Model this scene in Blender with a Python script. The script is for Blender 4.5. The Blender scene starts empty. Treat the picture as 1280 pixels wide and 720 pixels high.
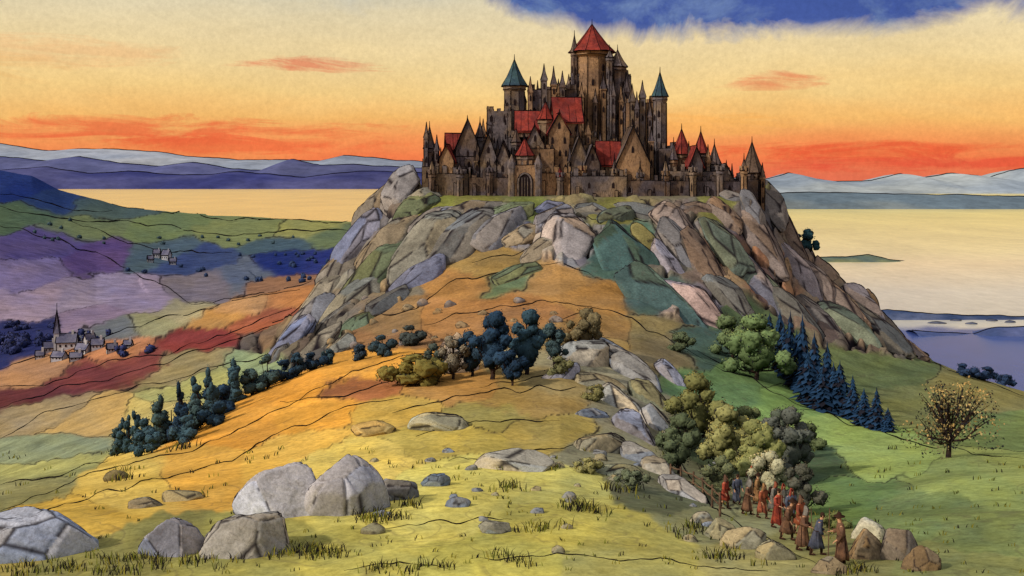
import bpy, math, random
import numpy as np
from mathutils import Vector, Matrix
random.seed(7); rng=np.random.default_rng(7)
sc=bpy.context.scene
H=60.0; F=1280.0; HZ=225.0      # eye height above the sea; bearings / dips are tangents*1280
def s2l(c):
    c=np.asarray(c,float)/255.0
    return np.where(c<=0.04045,c/12.92,((c+0.055)/1.055)**2.4)
def WX(b,d): return (b-640.0)/F*d
def WZ(p,d): return H-(p-HZ)/F*d
# ---------------- noise -------------------
def h2(ix,iy,s):
    n=(ix.astype(np.int64)*374761393+iy.astype(np.int64)*668265263+s*1442695041)&0xffffffff
    n=((n^(n>>13))*1274126177)&0xffffffff
    return ((n^(n>>16))&0xffff)/65535.0
def vn(x,y,s=0):
    x=np.asarray(x,float);y=np.asarray(y,float)
    ix=np.floor(x);iy=np.floor(y);fx=x-ix;fy=y-iy
    fx=fx*fx*(3-2*fx);fy=fy*fy*(3-2*fy)
    a=h2(ix,iy,s);b=h2(ix+1,iy,s);c=h2(ix,iy+1,s);d=h2(ix+1,iy+1,s)
    return (a+(b-a)*fx)+((c+(d-c)*fx)-(a+(b-a)*fx))*fy-0.5
def fbm(x,y,s=0,o=4):
    r=0;a=1.0
    for k in range(o):
        r=r+a*vn(x*2**k,y*2**k,s+k*17);a*=0.5
    return r
# ---------------- materials ----------------
def nd(nt,t,**kw):
    n=nt.nodes.new(t)
    for k,v in kw.items(): setattr(n,k,v)
    return n
def wc(name,col=None,col2=None,scale=0.5,attr=False,ink=False,strength=0.35,hatch=False,rim=0.0,spec=0.0,rough=1.0,stretch=(1,1,1),grain=0.85):
    m=bpy.data.materials.new(name);m.use_nodes=True;nt=m.node_tree;N=nt.nodes;L=nt.links
    N.clear();out=nd(nt,'ShaderNodeOutputMaterial');bs=nd(nt,'ShaderNodeBsdfPrincipled')
    bs.inputs['Roughness'].default_value=rough
    bs.inputs['Specular IOR Level'].default_value=spec
    L.new(bs.outputs[0],out.inputs[0])
    geo=nd(nt,'ShaderNodeNewGeometry');mp=nd(nt,'ShaderNodeMapping');mp.inputs['Scale'].default_value=stretch
    L.new(geo.outputs['Position'],mp.inputs[0]);P=mp.outputs[0]
    def noise(sc_,det=4,ro=0.6,dist=0.0):
        n=nd(nt,'ShaderNodeTexNoise');n.inputs['Scale'].default_value=sc_;n.inputs['Detail'].default_value=det
        n.inputs['Roughness'].default_value=ro;n.inputs['Distortion'].default_value=dist;L.new(P,n.inputs['Vector']);return n.outputs['Fac']
    def mr(x,a,b,c,d,sm=False):
        n=nd(nt,'ShaderNodeMapRange');n.inputs[1].default_value=a;n.inputs[2].default_value=b;n.inputs[3].default_value=c;n.inputs[4].default_value=d
        if sm:n.interpolation_type='SMOOTHSTEP'
        L.new(x,n.inputs[0]);return n.outputs[0]
    def mix(f,a,b,mode='MIX'):
        n=nd(nt,'ShaderNodeMix',data_type='RGBA',blend_type=mode)
        for s,v in ((n.inputs[0],f),(n.inputs[6],a),(n.inputs[7],b)):
            if isinstance(v,(int,float)): s.default_value=v
            elif isinstance(v,tuple): s.default_value=v
            else: L.new(v,s)
        return n.outputs[2]
    if attr:
        at=nd(nt,'ShaderNodeAttribute');at.attribute_name='Col';c=at.outputs['Color']
    else:
        c=tuple(s2l(col))+(1,)
        if strength<=0.12:
            bs.inputs['Base Color'].default_value=c;return m
        if col2 is not None: c=mix(mr(noise(scale,2,0.5,0.5),0.4,0.6,0,1),c,tuple(s2l(col2))+(1,))
    f1=mr(noise(scale*0.35,4,0.68,0.6),0.3,0.7,1-strength,1+strength*0.8)
    f2=mr(noise(scale*6,3,0.85),0.3,0.7,1-strength*grain,1+strength*grain*.85)
    mu=nd(nt,'ShaderNodeMath',operation='MULTIPLY');L.new(f1,mu.inputs[0]);L.new(f2,mu.inputs[1])
    cc=nd(nt,'ShaderNodeCombineColor')
    for i in range(3): L.new(mu.outputs[0],cc.inputs[i])
    c=mix(1.0,c,cc.outputs[0],'MULTIPLY')
    if strength>0.3:
        e=noise(scale*0.7,2,0.5,1.0);ab=nd(nt,'ShaderNodeMath',operation='SUBTRACT');L.new(e,ab.inputs[0]);ab.inputs[1].default_value=0.52
        a2=nd(nt,'ShaderNodeMath',operation='ABSOLUTE');L.new(ab.outputs[0],a2.inputs[0])
        c=mix(mr(a2.outputs[0],0.0,0.016,0.32,0.0),c,(0.10,0.07,0.06,1))
    if hatch:
        n=nd(nt,'ShaderNodeTexNoise');mp2=nd(nt,'ShaderNodeMapping');mp2.inputs['Scale'].default_value=(2.2,2.2,0.45)
        L.new(geo.outputs['Position'],mp2.inputs[0]);L.new(mp2.outputs[0],n.inputs['Vector']);n.inputs['Scale'].default_value=0.7;n.inputs['Detail'].default_value=3;n.inputs['Distortion'].default_value=0.8
        s=nd(nt,'ShaderNodeMath',operation='SUBTRACT');L.new(n.outputs['Fac'],s.inputs[0]);s.inputs[1].default_value=0.5
        a=nd(nt,'ShaderNodeMath',operation='ABSOLUTE');L.new(s.outputs[0],a.inputs[0])
        c=mix(mr(a.outputs[0],0.004,0.02,0.75,0.0),c,(0.02,0.014,0.015,1))
    if ink:
        at2=nd(nt,'ShaderNodeAttribute');at2.attribute_name='ink'
        c=mix(at2.outputs['Fac'],c,(0.018,0.014,0.018,1))
    if rim>0:
        lw=nd(nt,'ShaderNodeLayerWeight');lw.inputs[0].default_value=0.5
        c=mix(mr(lw.outputs['Facing'],1-rim,1-rim*0.5,0,0.97,True),c,(0.018,0.014,0.018,1))
    L.new(c,bs.inputs['Base Color']);return m
INK=wc('ink_line',(22,18,22),strength=0.1)
# ---------------- mesh helpers -------------
def mesh_np(name,V,Fq,mats,cols=None,ink=None,midx=None,smooth=True,parent=None):
    V=np.asarray(V,np.float32);Fq=np.asarray(Fq,np.int32)
    me=bpy.data.meshes.new(name);k=Fq.shape[1]
    me.vertices.add(len(V));me.vertices.foreach_set('co',V.ravel())
    me.loops.add(Fq.size);me.loops.foreach_set('vertex_index',Fq.ravel())
    me.polygons.add(len(Fq));me.polygons.foreach_set('loop_start',np.arange(0,Fq.size,k,dtype=np.int32))
    try: me.polygons.foreach_set('loop_total',np.full(len(Fq),k,np.int32))
    except Exception: pass
    for m in mats: me.materials.append(m)
    if midx is not None: me.polygons.foreach_set('material_index',np.asarray(midx,np.int32))
    me.polygons.foreach_set('use_smooth',np.full(len(Fq),smooth))
    if cols is not None:
        a=me.attributes.new('Col','FLOAT_COLOR','POINT');c=np.ones((len(V),4),np.float32);c[:,:3]=cols;a.data.foreach_set('color',c.ravel())
    if ink is not None:
        a=me.attributes.new('ink','FLOAT','POINT');a.data.foreach_set('value',np.asarray(ink,np.float32).ravel())
    me.update(calc_edges=True);me.validate()
    o=bpy.data.objects.new(name,me);sc.collection.objects.link(o)
    if parent: o.parent=parent
    return o
def empty(name,loc=(0,0,0)):
    e=bpy.data.objects.new(name,None);e.location=loc;e.empty_display_size=0.5;sc.collection.objects.link(e);return e
def child(o,e):
    o.parent=e;o.matrix_parent_inverse=Matrix.Translation(-Vector(e.location));return o
def grid_faces(nr,nc):
    i=np.arange(nr-1)[:,None]*nc+np.arange(nc-1)[None,:]
    return np.stack([i,i+1,i+nc+1,i+nc],-1).reshape(-1,4)
class MB:
    def __init__(s): s.v=[];s.f=[];s.m=[];s.c=[]
    def add(s,vs,fs,m=0,col=None):
        o=len(s.v);s.v+= [tuple(map(float,p)) for p in vs]
        for f in fs: s.f.append(tuple(i+o for i in f));s.m.append(m)
        s.c+=[col if col is not None else (1,1,1)]*len(vs)
    def tube(s,pts,rad,m=0,n=5,col=None):
        pts=[Vector(p) for p in pts];k=len(pts)
        if k<2: return
        if not hasattr(rad,'__len__'): rad=[rad]*k
        vs=[];fs=[]
        for i,p in enumerate(pts):
            t=(pts[min(i+1,k-1)]-pts[max(i-1,0)])
            if t.length<1e-9: t=Vector((0,0,1))
            t.normalize();u=t.cross(Vector((0,0,1)) if abs(t.z)<0.9 else Vector((1,0,0))).normalized();w=t.cross(u)
            for j in range(n):
                a=2*math.pi*j/n;vs.append(p+(u*math.cos(a)+w*math.sin(a))*rad[i])
        for i in range(k-1):
            for j in range(n):
                fs.append((i*n+j,i*n+(j+1)%n,(i+1)*n+(j+1)%n,(i+1)*n+j))
        fs.append(tuple(range(n))[::-1]);fs.append(tuple((k-1)*n+j for j in range(n)))
        s.add(vs,fs,m,col)
    def prism(s,cx,cy,rings,n,m,rot=0.0,sx=1,sy=1,cap=True,col=None):
        vs=[];fs=[]
        for (r,z) in rings:
            for j in range(n):
                a=rot+2*math.pi*j/n;vs.append((cx+math.cos(a)*r*sx,cy+math.sin(a)*r*sy,z))
        for i in range(len(rings)-1):
            for j in range(n): fs.append((i*n+j,i*n+(j+1)%n,(i+1)*n+(j+1)%n,(i+1)*n+j))
        if cap: fs.append(tuple(range(n))[::-1]);fs.append(tuple((len(rings)-1)*n+j for j in range(n)))
        s.add(vs,fs,m,col);return vs
    def box(s,cx,cy,z0,z1,w,d,m,a=0.0,col=None):
        ca,sa=math.cos(a),math.sin(a);vs=[]
        for z in (z0,z1):
            for x,y in ((-w/2,-d/2),(w/2,-d/2),(w/2,d/2),(-w/2,d/2)): vs.append((cx+x*ca-y*sa,cy+x*sa+y*ca,z))
        s.add(vs,[(3,2,1,0),(4,5,6,7),(0,1,5,4),(1,2,6,5),(2,3,7,6),(3,0,4,7)],m,col);return vs
    def obj(s,name,mats,parent=None,smooth=False,color=False):
        me=bpy.data.meshes.new(name);me.from_pydata(s.v,[],s.f)
        for m in mats: me.materials.append(m)
        me.polygons.foreach_set('material_index',s.m)
        me.polygons.foreach_set('use_smooth',[smooth]*len(s.f))
        if color:
            a=me.attributes.new('Col','FLOAT_COLOR','POINT');c=np.ones((len(s.v),4),np.float32);c[:,:3]=np.array(s.c);a.data.foreach_set('color',c.ravel())
        me.update();o=bpy.data.objects.new(name,me);sc.collection.objects.link(o)
        if parent: child(o,parent)
        return o
# ---------------- terrain sections: distance -> [(bearing, dip)...] ---------------
PXG=[-300,0,150,300,400,500,600,700,800,900,1000,1100,1200,1280,1600]
def Z_(l): return list(zip(PXG,l))
SEC={
20:Z_([1020]*15),
27:Z_([850]*15),
34:Z_([740,728,722,720,718,716,715,715,718,722,724,722,718,716,712]),
42:Z_([692,668,655,648,645,642,640,642,652,666,672,670,662,655,650]),
55:Z_([655,630,612,598,590,583,580,584,604,626,632,624,612,605,600]),
75:Z_([630,612,585,553,530,515,508,510,540,580,590,584,575,572,570]),
100:Z_([615,600,560,505,475,455,448,450,475,515,537,545,548,552,560]),
125:Z_([605,590,540,480,445,425,410,405,424,458,490,510,520,528,540]),
150:Z_([595,575,525,465,425,390,365,352,370,400,450,470,480,500,515]),
172:Z_([575,550,505,455,395,345,318,305,310,345,395,440,468,492,505]),
190:[(-300,560),(0,530),(300,450),(360,430),(400,385),(440,345),(480,305),(520,275),(570,262),(600,270),(650,258),(700,268),(760,262),(800,272),(850,262),(880,268),(920,285),(960,330),(1000,375),(1050,405),(1100,432),(1150,452),(1200,468),(1280,490),(1600,510)],
200:[(-300,555),(0,520),(300,448),(350,425),(380,390),(420,345),(455,300),(490,258),(530,247),(600,246),(900,247),(940,252),(965,290),(1000,340),(1040,370),(1080,390),(1120,425),(1150,450),(1200,467),(1280,490),(1600,510)],
215:[(-300,548),(0,512),(150,475),(300,425),(345,412),(365,392),(400,365),(415,332),(450,290),(470,246),(500,226),(530,232),(600,236),(900,236),(940,230),(962,232),(975,258),(990,300),(1015,318),(1045,345),(1065,372),(1085,366),(1110,400),(1150,445),(1200,466),(1280,490),(1600,520)],
235:[(-300,540),(0,500),(150,465),(300,420),(360,400),(410,370),(450,310),(490,245),(530,236),(900,236),(950,245),(980,300),(1030,350),(1090,400),(1150,455),(1280,500),(1600,530)],
260:[(-300,530),(0,487),(100,470),(200,445),(350,398),(430,355),(500,300),(600,262),(850,262),(950,310),(1050,400),(1150,465),(1280,515),(1600,530)],
300:[(-300,500),(0,462),(100,435),(200,402),(300,374),(380,358),(450,345),(700,335),(900,360),(1050,430),(1120,482),(1280,520),(1600,530)],
360:[(-300,450),(0,425),(100,412),(200,397),(300,378),(400,356),(700,360),(900,390),(1000,430),(1100,452),(1600,460)],
450:[(-300,365),(0,372),(120,386),(240,386),(330,372),(400,354),(700,356),(900,390),(1000,408),(1600,410)],
600:[(-300,275),(0,308),(120,343),(240,351),(350,345),(420,337),(500,340),(700,350),(850,362),(1600,368)],
900:[(-300,235),(0,273),(100,291),(200,303),(300,304),(400,302),(480,305),(700,315),(1600,320)],
1300:[(-300,200),(0,240),(80,262),(150,272),(260,279),(400,280),(480,283),(600,288),(1600,290)],
1600:[(-300,185),(0,214),(40,221),(75,238),(110,247),(150,259),(260,270.5),(350,273.2),(450,274.5),(1600,277)],
1900:[(-300,215),(0,240),(80,258),(150,266.5),(260,268),(1600,270)],
2300:[(-300,262),(1600,262)]}
cols=np.concatenate([np.arange(-600,0,8),np.arange(0,330,1.8),np.arange(330,1165,1.5),np.arange(1165,1290,1.8),np.arange(1290,1900,8)])
rows=np.concatenate([1/np.linspace(1/20,1/120,330,endpoint=False),np.linspace(120,218,260,endpoint=False),np.linspace(218,600,130,endpoint=False),1/np.linspace(1/600,1/2300,130)])
NR,NC=len(rows),len(cols)
sd=np.array(sorted(SEC));tab=np.array([WZ(np.interp(cols,[a for a,b in SEC[k]],[b for a,b in SEC[k]]),k) for k in sorted(SEC)])
lr=np.log(rows);ls=np.log(sd)
idx=np.clip(np.searchsorted(sd,rows,side='right')-1,0,len(sd)-2);t=(lr-ls[idx])/(ls[idx+1]-ls[idx])
t2=np.clip(t,0,1)[:,None];t2=0.6*t2+0.4*t2*t2*(3-2*t2)
Zg=tab[idx]*(1-t2)+tab[idx+1]*t2
B,D=np.meshgrid(cols,rows);X=(B-640)/F*D;Y=D.copy()
Zg+=fbm(X/9,Y/9,3)*0.35*np.clip((D-30)/60,0.35,1)+fbm(X/70,Y/70,9)*np.clip((D-250)/500,0,1)*5*(Zg>3)
cm=np.exp(-((D-205)/40)**2)*np.clip((B-330)/60,0,1)*np.clip((1180-B)/60,0,1)
plat=((B>525)&(B<945)&(D>198)&(D<236))
Zg+=cm*(~plat)*fbm(X/6,Y/6,21)*1.6
PYg=HZ+(H-Zg)/D*F
def hit(px,py):
    j=np.clip(np.searchsorted(cols,px)-1,0,NC-2);u=(px-cols[j])/(cols[j+1]-cols[j])
    c=PYg[:,j]*(1-u)+PYg[:,j+1]*u
    k=np.argmax(c<=py)
    if c[k]>py: k=int(np.argmin(c))
    if k==0: return rows[0]
    a,b=c[k-1],c[k];w=0 if a==b else min(max((a-py)/(a-b),0),1)
    return rows[k-1]+(rows[k]-rows[k-1])*w
def gz(px,d):
    j=np.clip(np.searchsorted(cols,px)-1,0,NC-2);u=(px-cols[j])/(cols[j+1]-cols[j])
    i=np.clip(np.searchsorted(rows,d)-1,0,NR-2);v=(d-rows[i])/(rows[i+1]-rows[i])
    return (Zg[i,j]*(1-u)+Zg[i,j+1]*u)*(1-v)+(Zg[i+1,j]*(1-u)+Zg[i+1,j+1]*u)*v
def gxy(x,y): return gz(640+x/y*F,y)
def G_(px,py):
    d=hit(px,py);return Vector((WX(px,d),d,gz(px,d)))
SEEDS="""120 710 145 140 85;300 712 172 166 95;450 700 192 182 98;600 700 188 180 95;800 700 175 168 100;950 710 165 158 105
550 650 212 200 112;700 650 202 190 100;800 670 182 172 95;150 600 220 188 98;250 580 226 174 82;50 650 208 172 82;350 560 232 186 90;450 580 222 196 105;600 600 215 202 110;700 610 204 196 112;530 620 218 206 115;20 680 170 155 90
300 540 228 164 74;400 510 232 168 72;380 480 230 162 70;450 455 226 164 76;440 490 162 106 72;500 510 205 170 86;560 545 196 174 90;660 500 168 140 85;600 520 165 152 88;700 540 188 165 92;560 490 188 142 82
50 590 164 164 108;60 560 134 144 118;30 610 146 142 98;200 520 195 178 112;100 530 186 156 102;250 480 165 166 110;50 520 158 140 108;320 455 144 160 122;40 492 98 54 60;100 470 116 62 64;170 455 122 68 66;250 425 126 60 60;325 398 156 92 70;150 437 178 124 92;280 393 180 136 82;50 470 175 132 98;355 372 176 122 80;230 460 144 132 98
30 340 128 116 158;100 370 148 136 164;60 302 92 82 135;180 375 148 134 160;40 375 158 140 164;20 270 84 104 84;100 285 112 124 92;200 290 112 127 90;300 290 125 134 92;400 285 150 150 95;200 315 80 98 112;120 320 95 76 126;250 325 62 76 118;350 310 76 96 108;350 330 36 50 112;420 320 46 56 118;420 295 108 122 92;300 345 96 105 124;250 360 120 112 124;350 362 144 108 86;300 380 182 140 98;200 400 143 142 112;150 412 110 114 118;30 235 38 56 116;70 250 48 68 114;5 220 44 62 122;120 257 78 96 98;20 425 46 52 98;130 395 140 122 148;230 390 156 148 120
500 290 132 130 134 1;450 340 138 133 124 1;540 310 136 132 144 1;600 285 122 130 150 1;400 400 120 113 102 1;380 440 106 98 92 1;480 360 138 126 106 1;420 330 116 112 112 1;500 240 126 116 102 1;570 352 165 124 78;605 330 158 130 80;640 348 112 130 98;700 305 162 152 148 1;680 350 170 132 85;560 395 172 126 80;500 400 148 118 82;650 385 165 120 78;740 368 178 134 80;430 380 128 116 102 1;360 420 116 102 92 1;460 290 118 118 120 1;475 265 116 111 110 1;480 425 146 110 78
550 256 132 134 66;600 252 128 126 70;670 255 118 126 68;760 262 126 122 68;890 258 126 124 70;700 246 125 118 92 1;820 250 126 118 94 1;640 290 124 126 142 1;740 300 145 138 130 1;720 262 122 116 108 1;620 262 122 118 112 1;850 262 122 112 102 1
780 330 84 110 104;795 305 82 112 96;825 370 86 108 104;870 380 152 140 142 1;850 300 130 122 114 1;900 310 138 108 90 1;930 330 140 104 90 1;960 350 145 113 98 1;960 270 114 106 102 1;985 300 120 110 106 1;1000 350 138 122 110 1;1040 385 130 121 114 1;1100 415 135 118 104 1;880 430 86 108 98;800 410 140 126 90;820 440 140 126 96;760 410 165 130 84;740 440 180 150 95;900 350 136 118 104 1;940 400 98 114 80;1000 395 136 118 102 1;1060 390 135 115 102 1;830 330 120 114 102 1
720 455 168 160 128;760 480 155 148 122;800 520 148 142 118;760 560 150 146 118;820 600 118 118 92;850 620 110 114 88;700 480 170 148 98
900 480 112 142 96;1000 500 138 168 98;950 470 118 146 94;1050 530 160 182 104;1100 570 160 178 104;1200 600 148 162 100;1250 580 156 166 100;1150 500 126 130 86;1230 490 140 134 88;1100 470 108 120 80;1250 540 120 136 86;1150 640 122 138 90;1050 620 112 136 84;1220 660 128 140 90;1000 580 84 102 76;1180 700 136 140 90;1050 690 142 138 88;880 650 152 152 112;900 560 86 98 74"""
sl=[list(map(float,s.split())) for s in SEEDS.replace('\n',';').split(';')]
sp=np.array([[s[0],s[1],math.log(hit(s[0],s[1]))] for s in sl]);scol=s2l(np.array([s[2:5] for s in sl]));srock=np.array([s[5] if len(s)>5 else 0 for s in sl])
wx=fbm(B/34,PYg/22,5)*22+fbm(B/7,PYg/6,6)*2.5;wy=fbm(B/40+50,PYg/22,8)*13+fbm(B/7,PYg/6+9,6)*2
qb=(B+wx).ravel();qp=(PYg+wy).ravel();ql=np.log(D).ravel()
Cc=np.zeros((NR*NC,3));Rk=np.zeros(NR*NC);pink=np.zeros(NR*NC)
sp=sp.astype(np.float32);qb=qb.astype(np.float32);qp=qp.astype(np.float32);ql=ql.astype(np.float32)
slope=np.where(sp[:,0]<560,0.16,np.where(sp[:,0]>900,-0.12,0)).astype(np.float32)
for a in range(0,NR*NC,40000):
    b=slice(a,a+40000)
    dx=qb[b,None]-sp[None,:,0]
    dd=np.sqrt((dx*0.5)**2+((qp[b,None]-sp[None,:,1]+dx*slope[None])*1.3)**2+((ql[b,None]-sp[None,:,2])*45)**2)
    i1=dd.argmin(1);ar=np.arange(len(i1));m1=dd[ar,i1].copy()
    w=np.exp(-(dd-m1[:,None])/1.9);w/=w.sum(1,keepdims=True)
    Cc[b]=w@scol;Rk[b]=w@srock
    dd[ar,i1]=1e9;i2=dd.argmin(1);df=np.abs(scol[i1]-scol[i2]).sum(1)
    pink[b]=np.clip(1.25-(dd[ar,i2]-m1)/1.3,0,1)*np.clip((df-0.10)/0.08,0,1)
Rk=Rk.reshape(NR,NC);pink=pink.reshape(NR,NC)
pink*=np.clip(vn(B/35,PYg/20,61)*4+1.1,0,1)*(D>50)*0.9
# broad mossy / golden drifts inside each wash
dr1=fbm(X/(D*.03),PYg/14,71,5)[...,None]*np.array([.22,.14,-.1]);Cc=Cc*(1+dr1.reshape(-1,3))
# rock slabs
ang=np.where(B<705,math.radians(-52),math.radians(62))
wob=fbm(B/40,PYg/40,31)*22;wob2=fbm(B/40+7,PYg/40,32)*22
U=((B+wob)*np.cos(ang)+(PYg+wob2)*np.sin(ang));Vv=(-(B+wob)*np.sin(ang)+(PYg+wob2)*np.cos(ang))
msk=(Rk>0.02)&(D>100)&(D<300)
def voro(u,v,s):
    iu=np.floor(u);iv=np.floor(v);f1=np.full(u.shape,9.0);f2=f1.copy();cid=np.zeros(u.shape)
    for a in (-1,0,1):
        for b in (-1,0,1):
            cx=iu+a;cy=iv+b;px=cx+0.15+0.7*h2(cx,cy,s);py=cy+0.15+0.7*h2(cx,cy,s+5);dd=np.hypot(u-px,v-py)
            c=h2(cx,cy,s+9);n=dd<f1
            f2=np.where(n,f1,np.minimum(f2,dd));cid=np.where(n,c,cid);f1=np.where(n,dd,f1)
    return f1,f2,cid
f1,f2,cid=voro(U/74,Vv/30,41)
g1,g2,cid2=voro(U/74*2.2+5,Vv/30*1.7,77)
edge=f2-f1;ed2=g2-g1
prof=1-np.exp(-edge/0.10)
rk=np.clip(Rk*1.6-0.3,0,1)*msk*(~plat)
Zg=Zg+rk*((prof-0.7)*1.6+(cid-0.5)*1.2+(cid2-0.5)*0.4*prof)
PYg=HZ+(H-Zg)/D*F
ink=rk*np.clip(1.4-edge/0.06,0,1)+rk*0.8*np.clip(1.2-ed2/0.05,0,1)*(cid2>0.45)
ink=np.maximum(ink,pink*(1-rk))
shade=1+rk*((cid-0.5)*0.5+(cid2-0.5)*0.25-0.25*np.exp(-edge/0.12))  # random tone per slab, plus occlusion shade painted into the crevices
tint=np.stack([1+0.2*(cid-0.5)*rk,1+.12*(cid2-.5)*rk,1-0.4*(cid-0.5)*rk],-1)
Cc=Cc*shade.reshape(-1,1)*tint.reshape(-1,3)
V=np.stack([X,Y,Zg],-1).reshape(-1,3)
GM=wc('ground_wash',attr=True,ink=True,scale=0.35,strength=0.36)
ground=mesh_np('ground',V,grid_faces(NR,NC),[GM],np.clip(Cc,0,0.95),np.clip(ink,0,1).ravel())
# ---------------- ink contours on ground -------------
STR="""0 262,60 268,120 275,200 283,260 292,330 292,440 290
0 283,60 297,120 318,180 345,240 378
90 275,150 300,200 312,290 315
140 253,200 263,250 269,330 276,450 279
0 240,40 248,90 262,140 262
240 378,300 372,390 352
0 462,100 432,200 400,300 374,375 360
0 487,60 478,150 450,220 440,300 410,365 385
0 512,60 490,150 470,240 440,350 405
0 545,60 515,150 490,250 465,345 440
0 608,80 592,135 575
0 640,80 605,160 580,250 560,330 520,420 475,500 445,560 440
0 660,100 625,200 598,290 580,340 545,440 505,500 500
350 500,430 495,500 470,560 478
490 515,560 500,640 487,720 485
520 545,560 530,640 525,700 530
600 487,650 472,700 468
560 575,620 568,700 560,740 548
480 660,560 652,640 650
430 715,500 700,560 712
600 700,700 695,840 700,960 718
460 397,520 385,570 350,640 335,700 330,745 345
530 405,600 387,680 377,740 380
590 330,640 320,690 295,720 280
700 400,740 382,790 400,840 430,880 450
510 246,530 264,560 270,620 262,700 270
715 256,740 275,800 275,860 268
880 455,940 475,1000 505,1060 530,1150 555,1280 575
1110 437,1150 449,1200 466,1280 493
1000 512,1060 522,1110 540
840 570,870 600,900 645,960 672,1030 712
900 420,930 440,900 455,870 440"""
gi=MB()
for line in STR.split('\n'):
    pts=[tuple(map(float,p.split())) for p in line.split(',')]
    out=[]
    for (a,b),(c,d) in zip(pts[:-1],pts[1:]):
        n=max(3,int(math.hypot(c-a,d-b)/5))
        for k in range(n): out.append((a+(c-a)*k/n,b+(d-b)*k/n))
    out.append(pts[-1]);seg=[];rr=[];last=None
    n0=len(out)
    def flush():
        if len(seg)>2: gi.tube(seg,rr,0,4)
    for k,(a,b) in enumerate(out):
        b+=float(vn(a/26.0,b/18.0,3))*9+float(vn(a/8.0,b/8.0,5))*2.5;dd=hit(a,b)
        if last and abs(math.log(dd/last))>0.25: flush();seg=[];rr=[]
        last=dd;seg.append((WX(a,dd),dd,gz(a,dd)+0.0002*dd))
        e=min(k,n0-1-k)/6.0
        rr.append(dd/F*0.8*(0.25+0.75*min(1,e))*max(0.2,1+1.5*float(vn(a/14.0,b/11.0,9))))
    flush()
sk=[];rs=[]
for px in np.arange(340,1162,1.5):
    j=np.searchsorted(cols,px);k=int(np.argmin(np.where((rows>150)&(rows<245),PYg[:,j],9999)))
    if plat[k,j]: 
        if len(sk)>2: gi.tube(sk,rs,0,4)
        sk=[];rs=[];continue
    p=Vector((X[k,j],rows[k],Zg[k,j]+0.05))
    if sk and (p-Vector(sk[-1])).length>9:
        if len(sk)>2: gi.tube(sk,rs,0,4)
        sk=[];rs=[]
    sk.append(p);rs.append(0.17+0.08*float(vn(px/20.0,0,4)))
if len(sk)>2: gi.tube(sk,rs,0,4)
o=gi.obj('contour_lines',[INK]);o.parent=ground
# ---------------- far hills -----------------
def hill(name,crest,d,depth,base,col,col2,sc_=0.004,seed=1,inkw=0.9,rough=0.5,z0=-3):
    bs=np.arange(crest[0][0],crest[-1][0]+0.1,3.0);cr=np.interp(bs,[a for a,b in crest],[b for a,b in crest])
    cr=cr+fbm(bs/26,bs*0,seed,5)*3.0*rough
    zc=WZ(cr,d);R=np.linspace(-1,1,29);prof=np.cos(R*math.pi/2)**0.8
    Vs=[];
    for r,p in zip(R,prof):
        dd=d+r*depth;x=(bs-640)/F*d;n=fbm(x/(d*0.02),np.full_like(x,dd)/(d*0.02),seed+3)*0.25
        z=z0+(zc-z0)*p*(1+n*(1-p)*1.3)
        Vs.append(np.stack([x,np.full_like(x,dd),z],-1))
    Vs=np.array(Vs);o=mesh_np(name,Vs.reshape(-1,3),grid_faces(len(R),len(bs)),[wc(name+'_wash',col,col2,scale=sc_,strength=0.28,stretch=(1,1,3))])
    mb=MB();mb.tube([Vector(p)+Vector((0,0,d*0.0003)) for p in Vs[14]],[d/F*0.62*(1+0.7*float(vn(b/30.0,0,seed))) for b in bs],0,4)
    c=mb.obj('contour_line',[INK]);c.parent=o;return o
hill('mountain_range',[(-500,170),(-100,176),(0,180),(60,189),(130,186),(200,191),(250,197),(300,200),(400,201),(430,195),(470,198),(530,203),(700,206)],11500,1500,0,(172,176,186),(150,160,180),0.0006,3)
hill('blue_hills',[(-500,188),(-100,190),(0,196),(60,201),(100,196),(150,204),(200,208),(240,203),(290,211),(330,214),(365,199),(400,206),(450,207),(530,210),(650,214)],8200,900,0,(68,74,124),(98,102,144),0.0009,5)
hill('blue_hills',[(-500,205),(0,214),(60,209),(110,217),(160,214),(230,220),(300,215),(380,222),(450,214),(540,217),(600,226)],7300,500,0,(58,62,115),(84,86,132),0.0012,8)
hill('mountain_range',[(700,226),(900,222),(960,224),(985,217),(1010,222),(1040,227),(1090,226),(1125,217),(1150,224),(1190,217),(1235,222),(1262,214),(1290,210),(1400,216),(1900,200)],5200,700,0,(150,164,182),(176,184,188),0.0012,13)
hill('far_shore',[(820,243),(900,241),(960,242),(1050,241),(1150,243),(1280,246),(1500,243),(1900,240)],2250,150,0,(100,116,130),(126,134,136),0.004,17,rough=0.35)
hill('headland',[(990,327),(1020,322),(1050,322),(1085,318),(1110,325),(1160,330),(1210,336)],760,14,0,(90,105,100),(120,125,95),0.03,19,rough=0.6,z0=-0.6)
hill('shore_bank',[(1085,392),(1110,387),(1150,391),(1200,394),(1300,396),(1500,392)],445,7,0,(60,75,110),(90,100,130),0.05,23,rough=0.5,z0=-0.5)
hill('shore_bank',[(1140,413),(1180,416),(1215,418),(1240,410),(1290,408),(1500,412)],400,8,0,(70,85,130),(95,105,150),0.05,29,rough=0.4,z0=-0.5)
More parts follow.
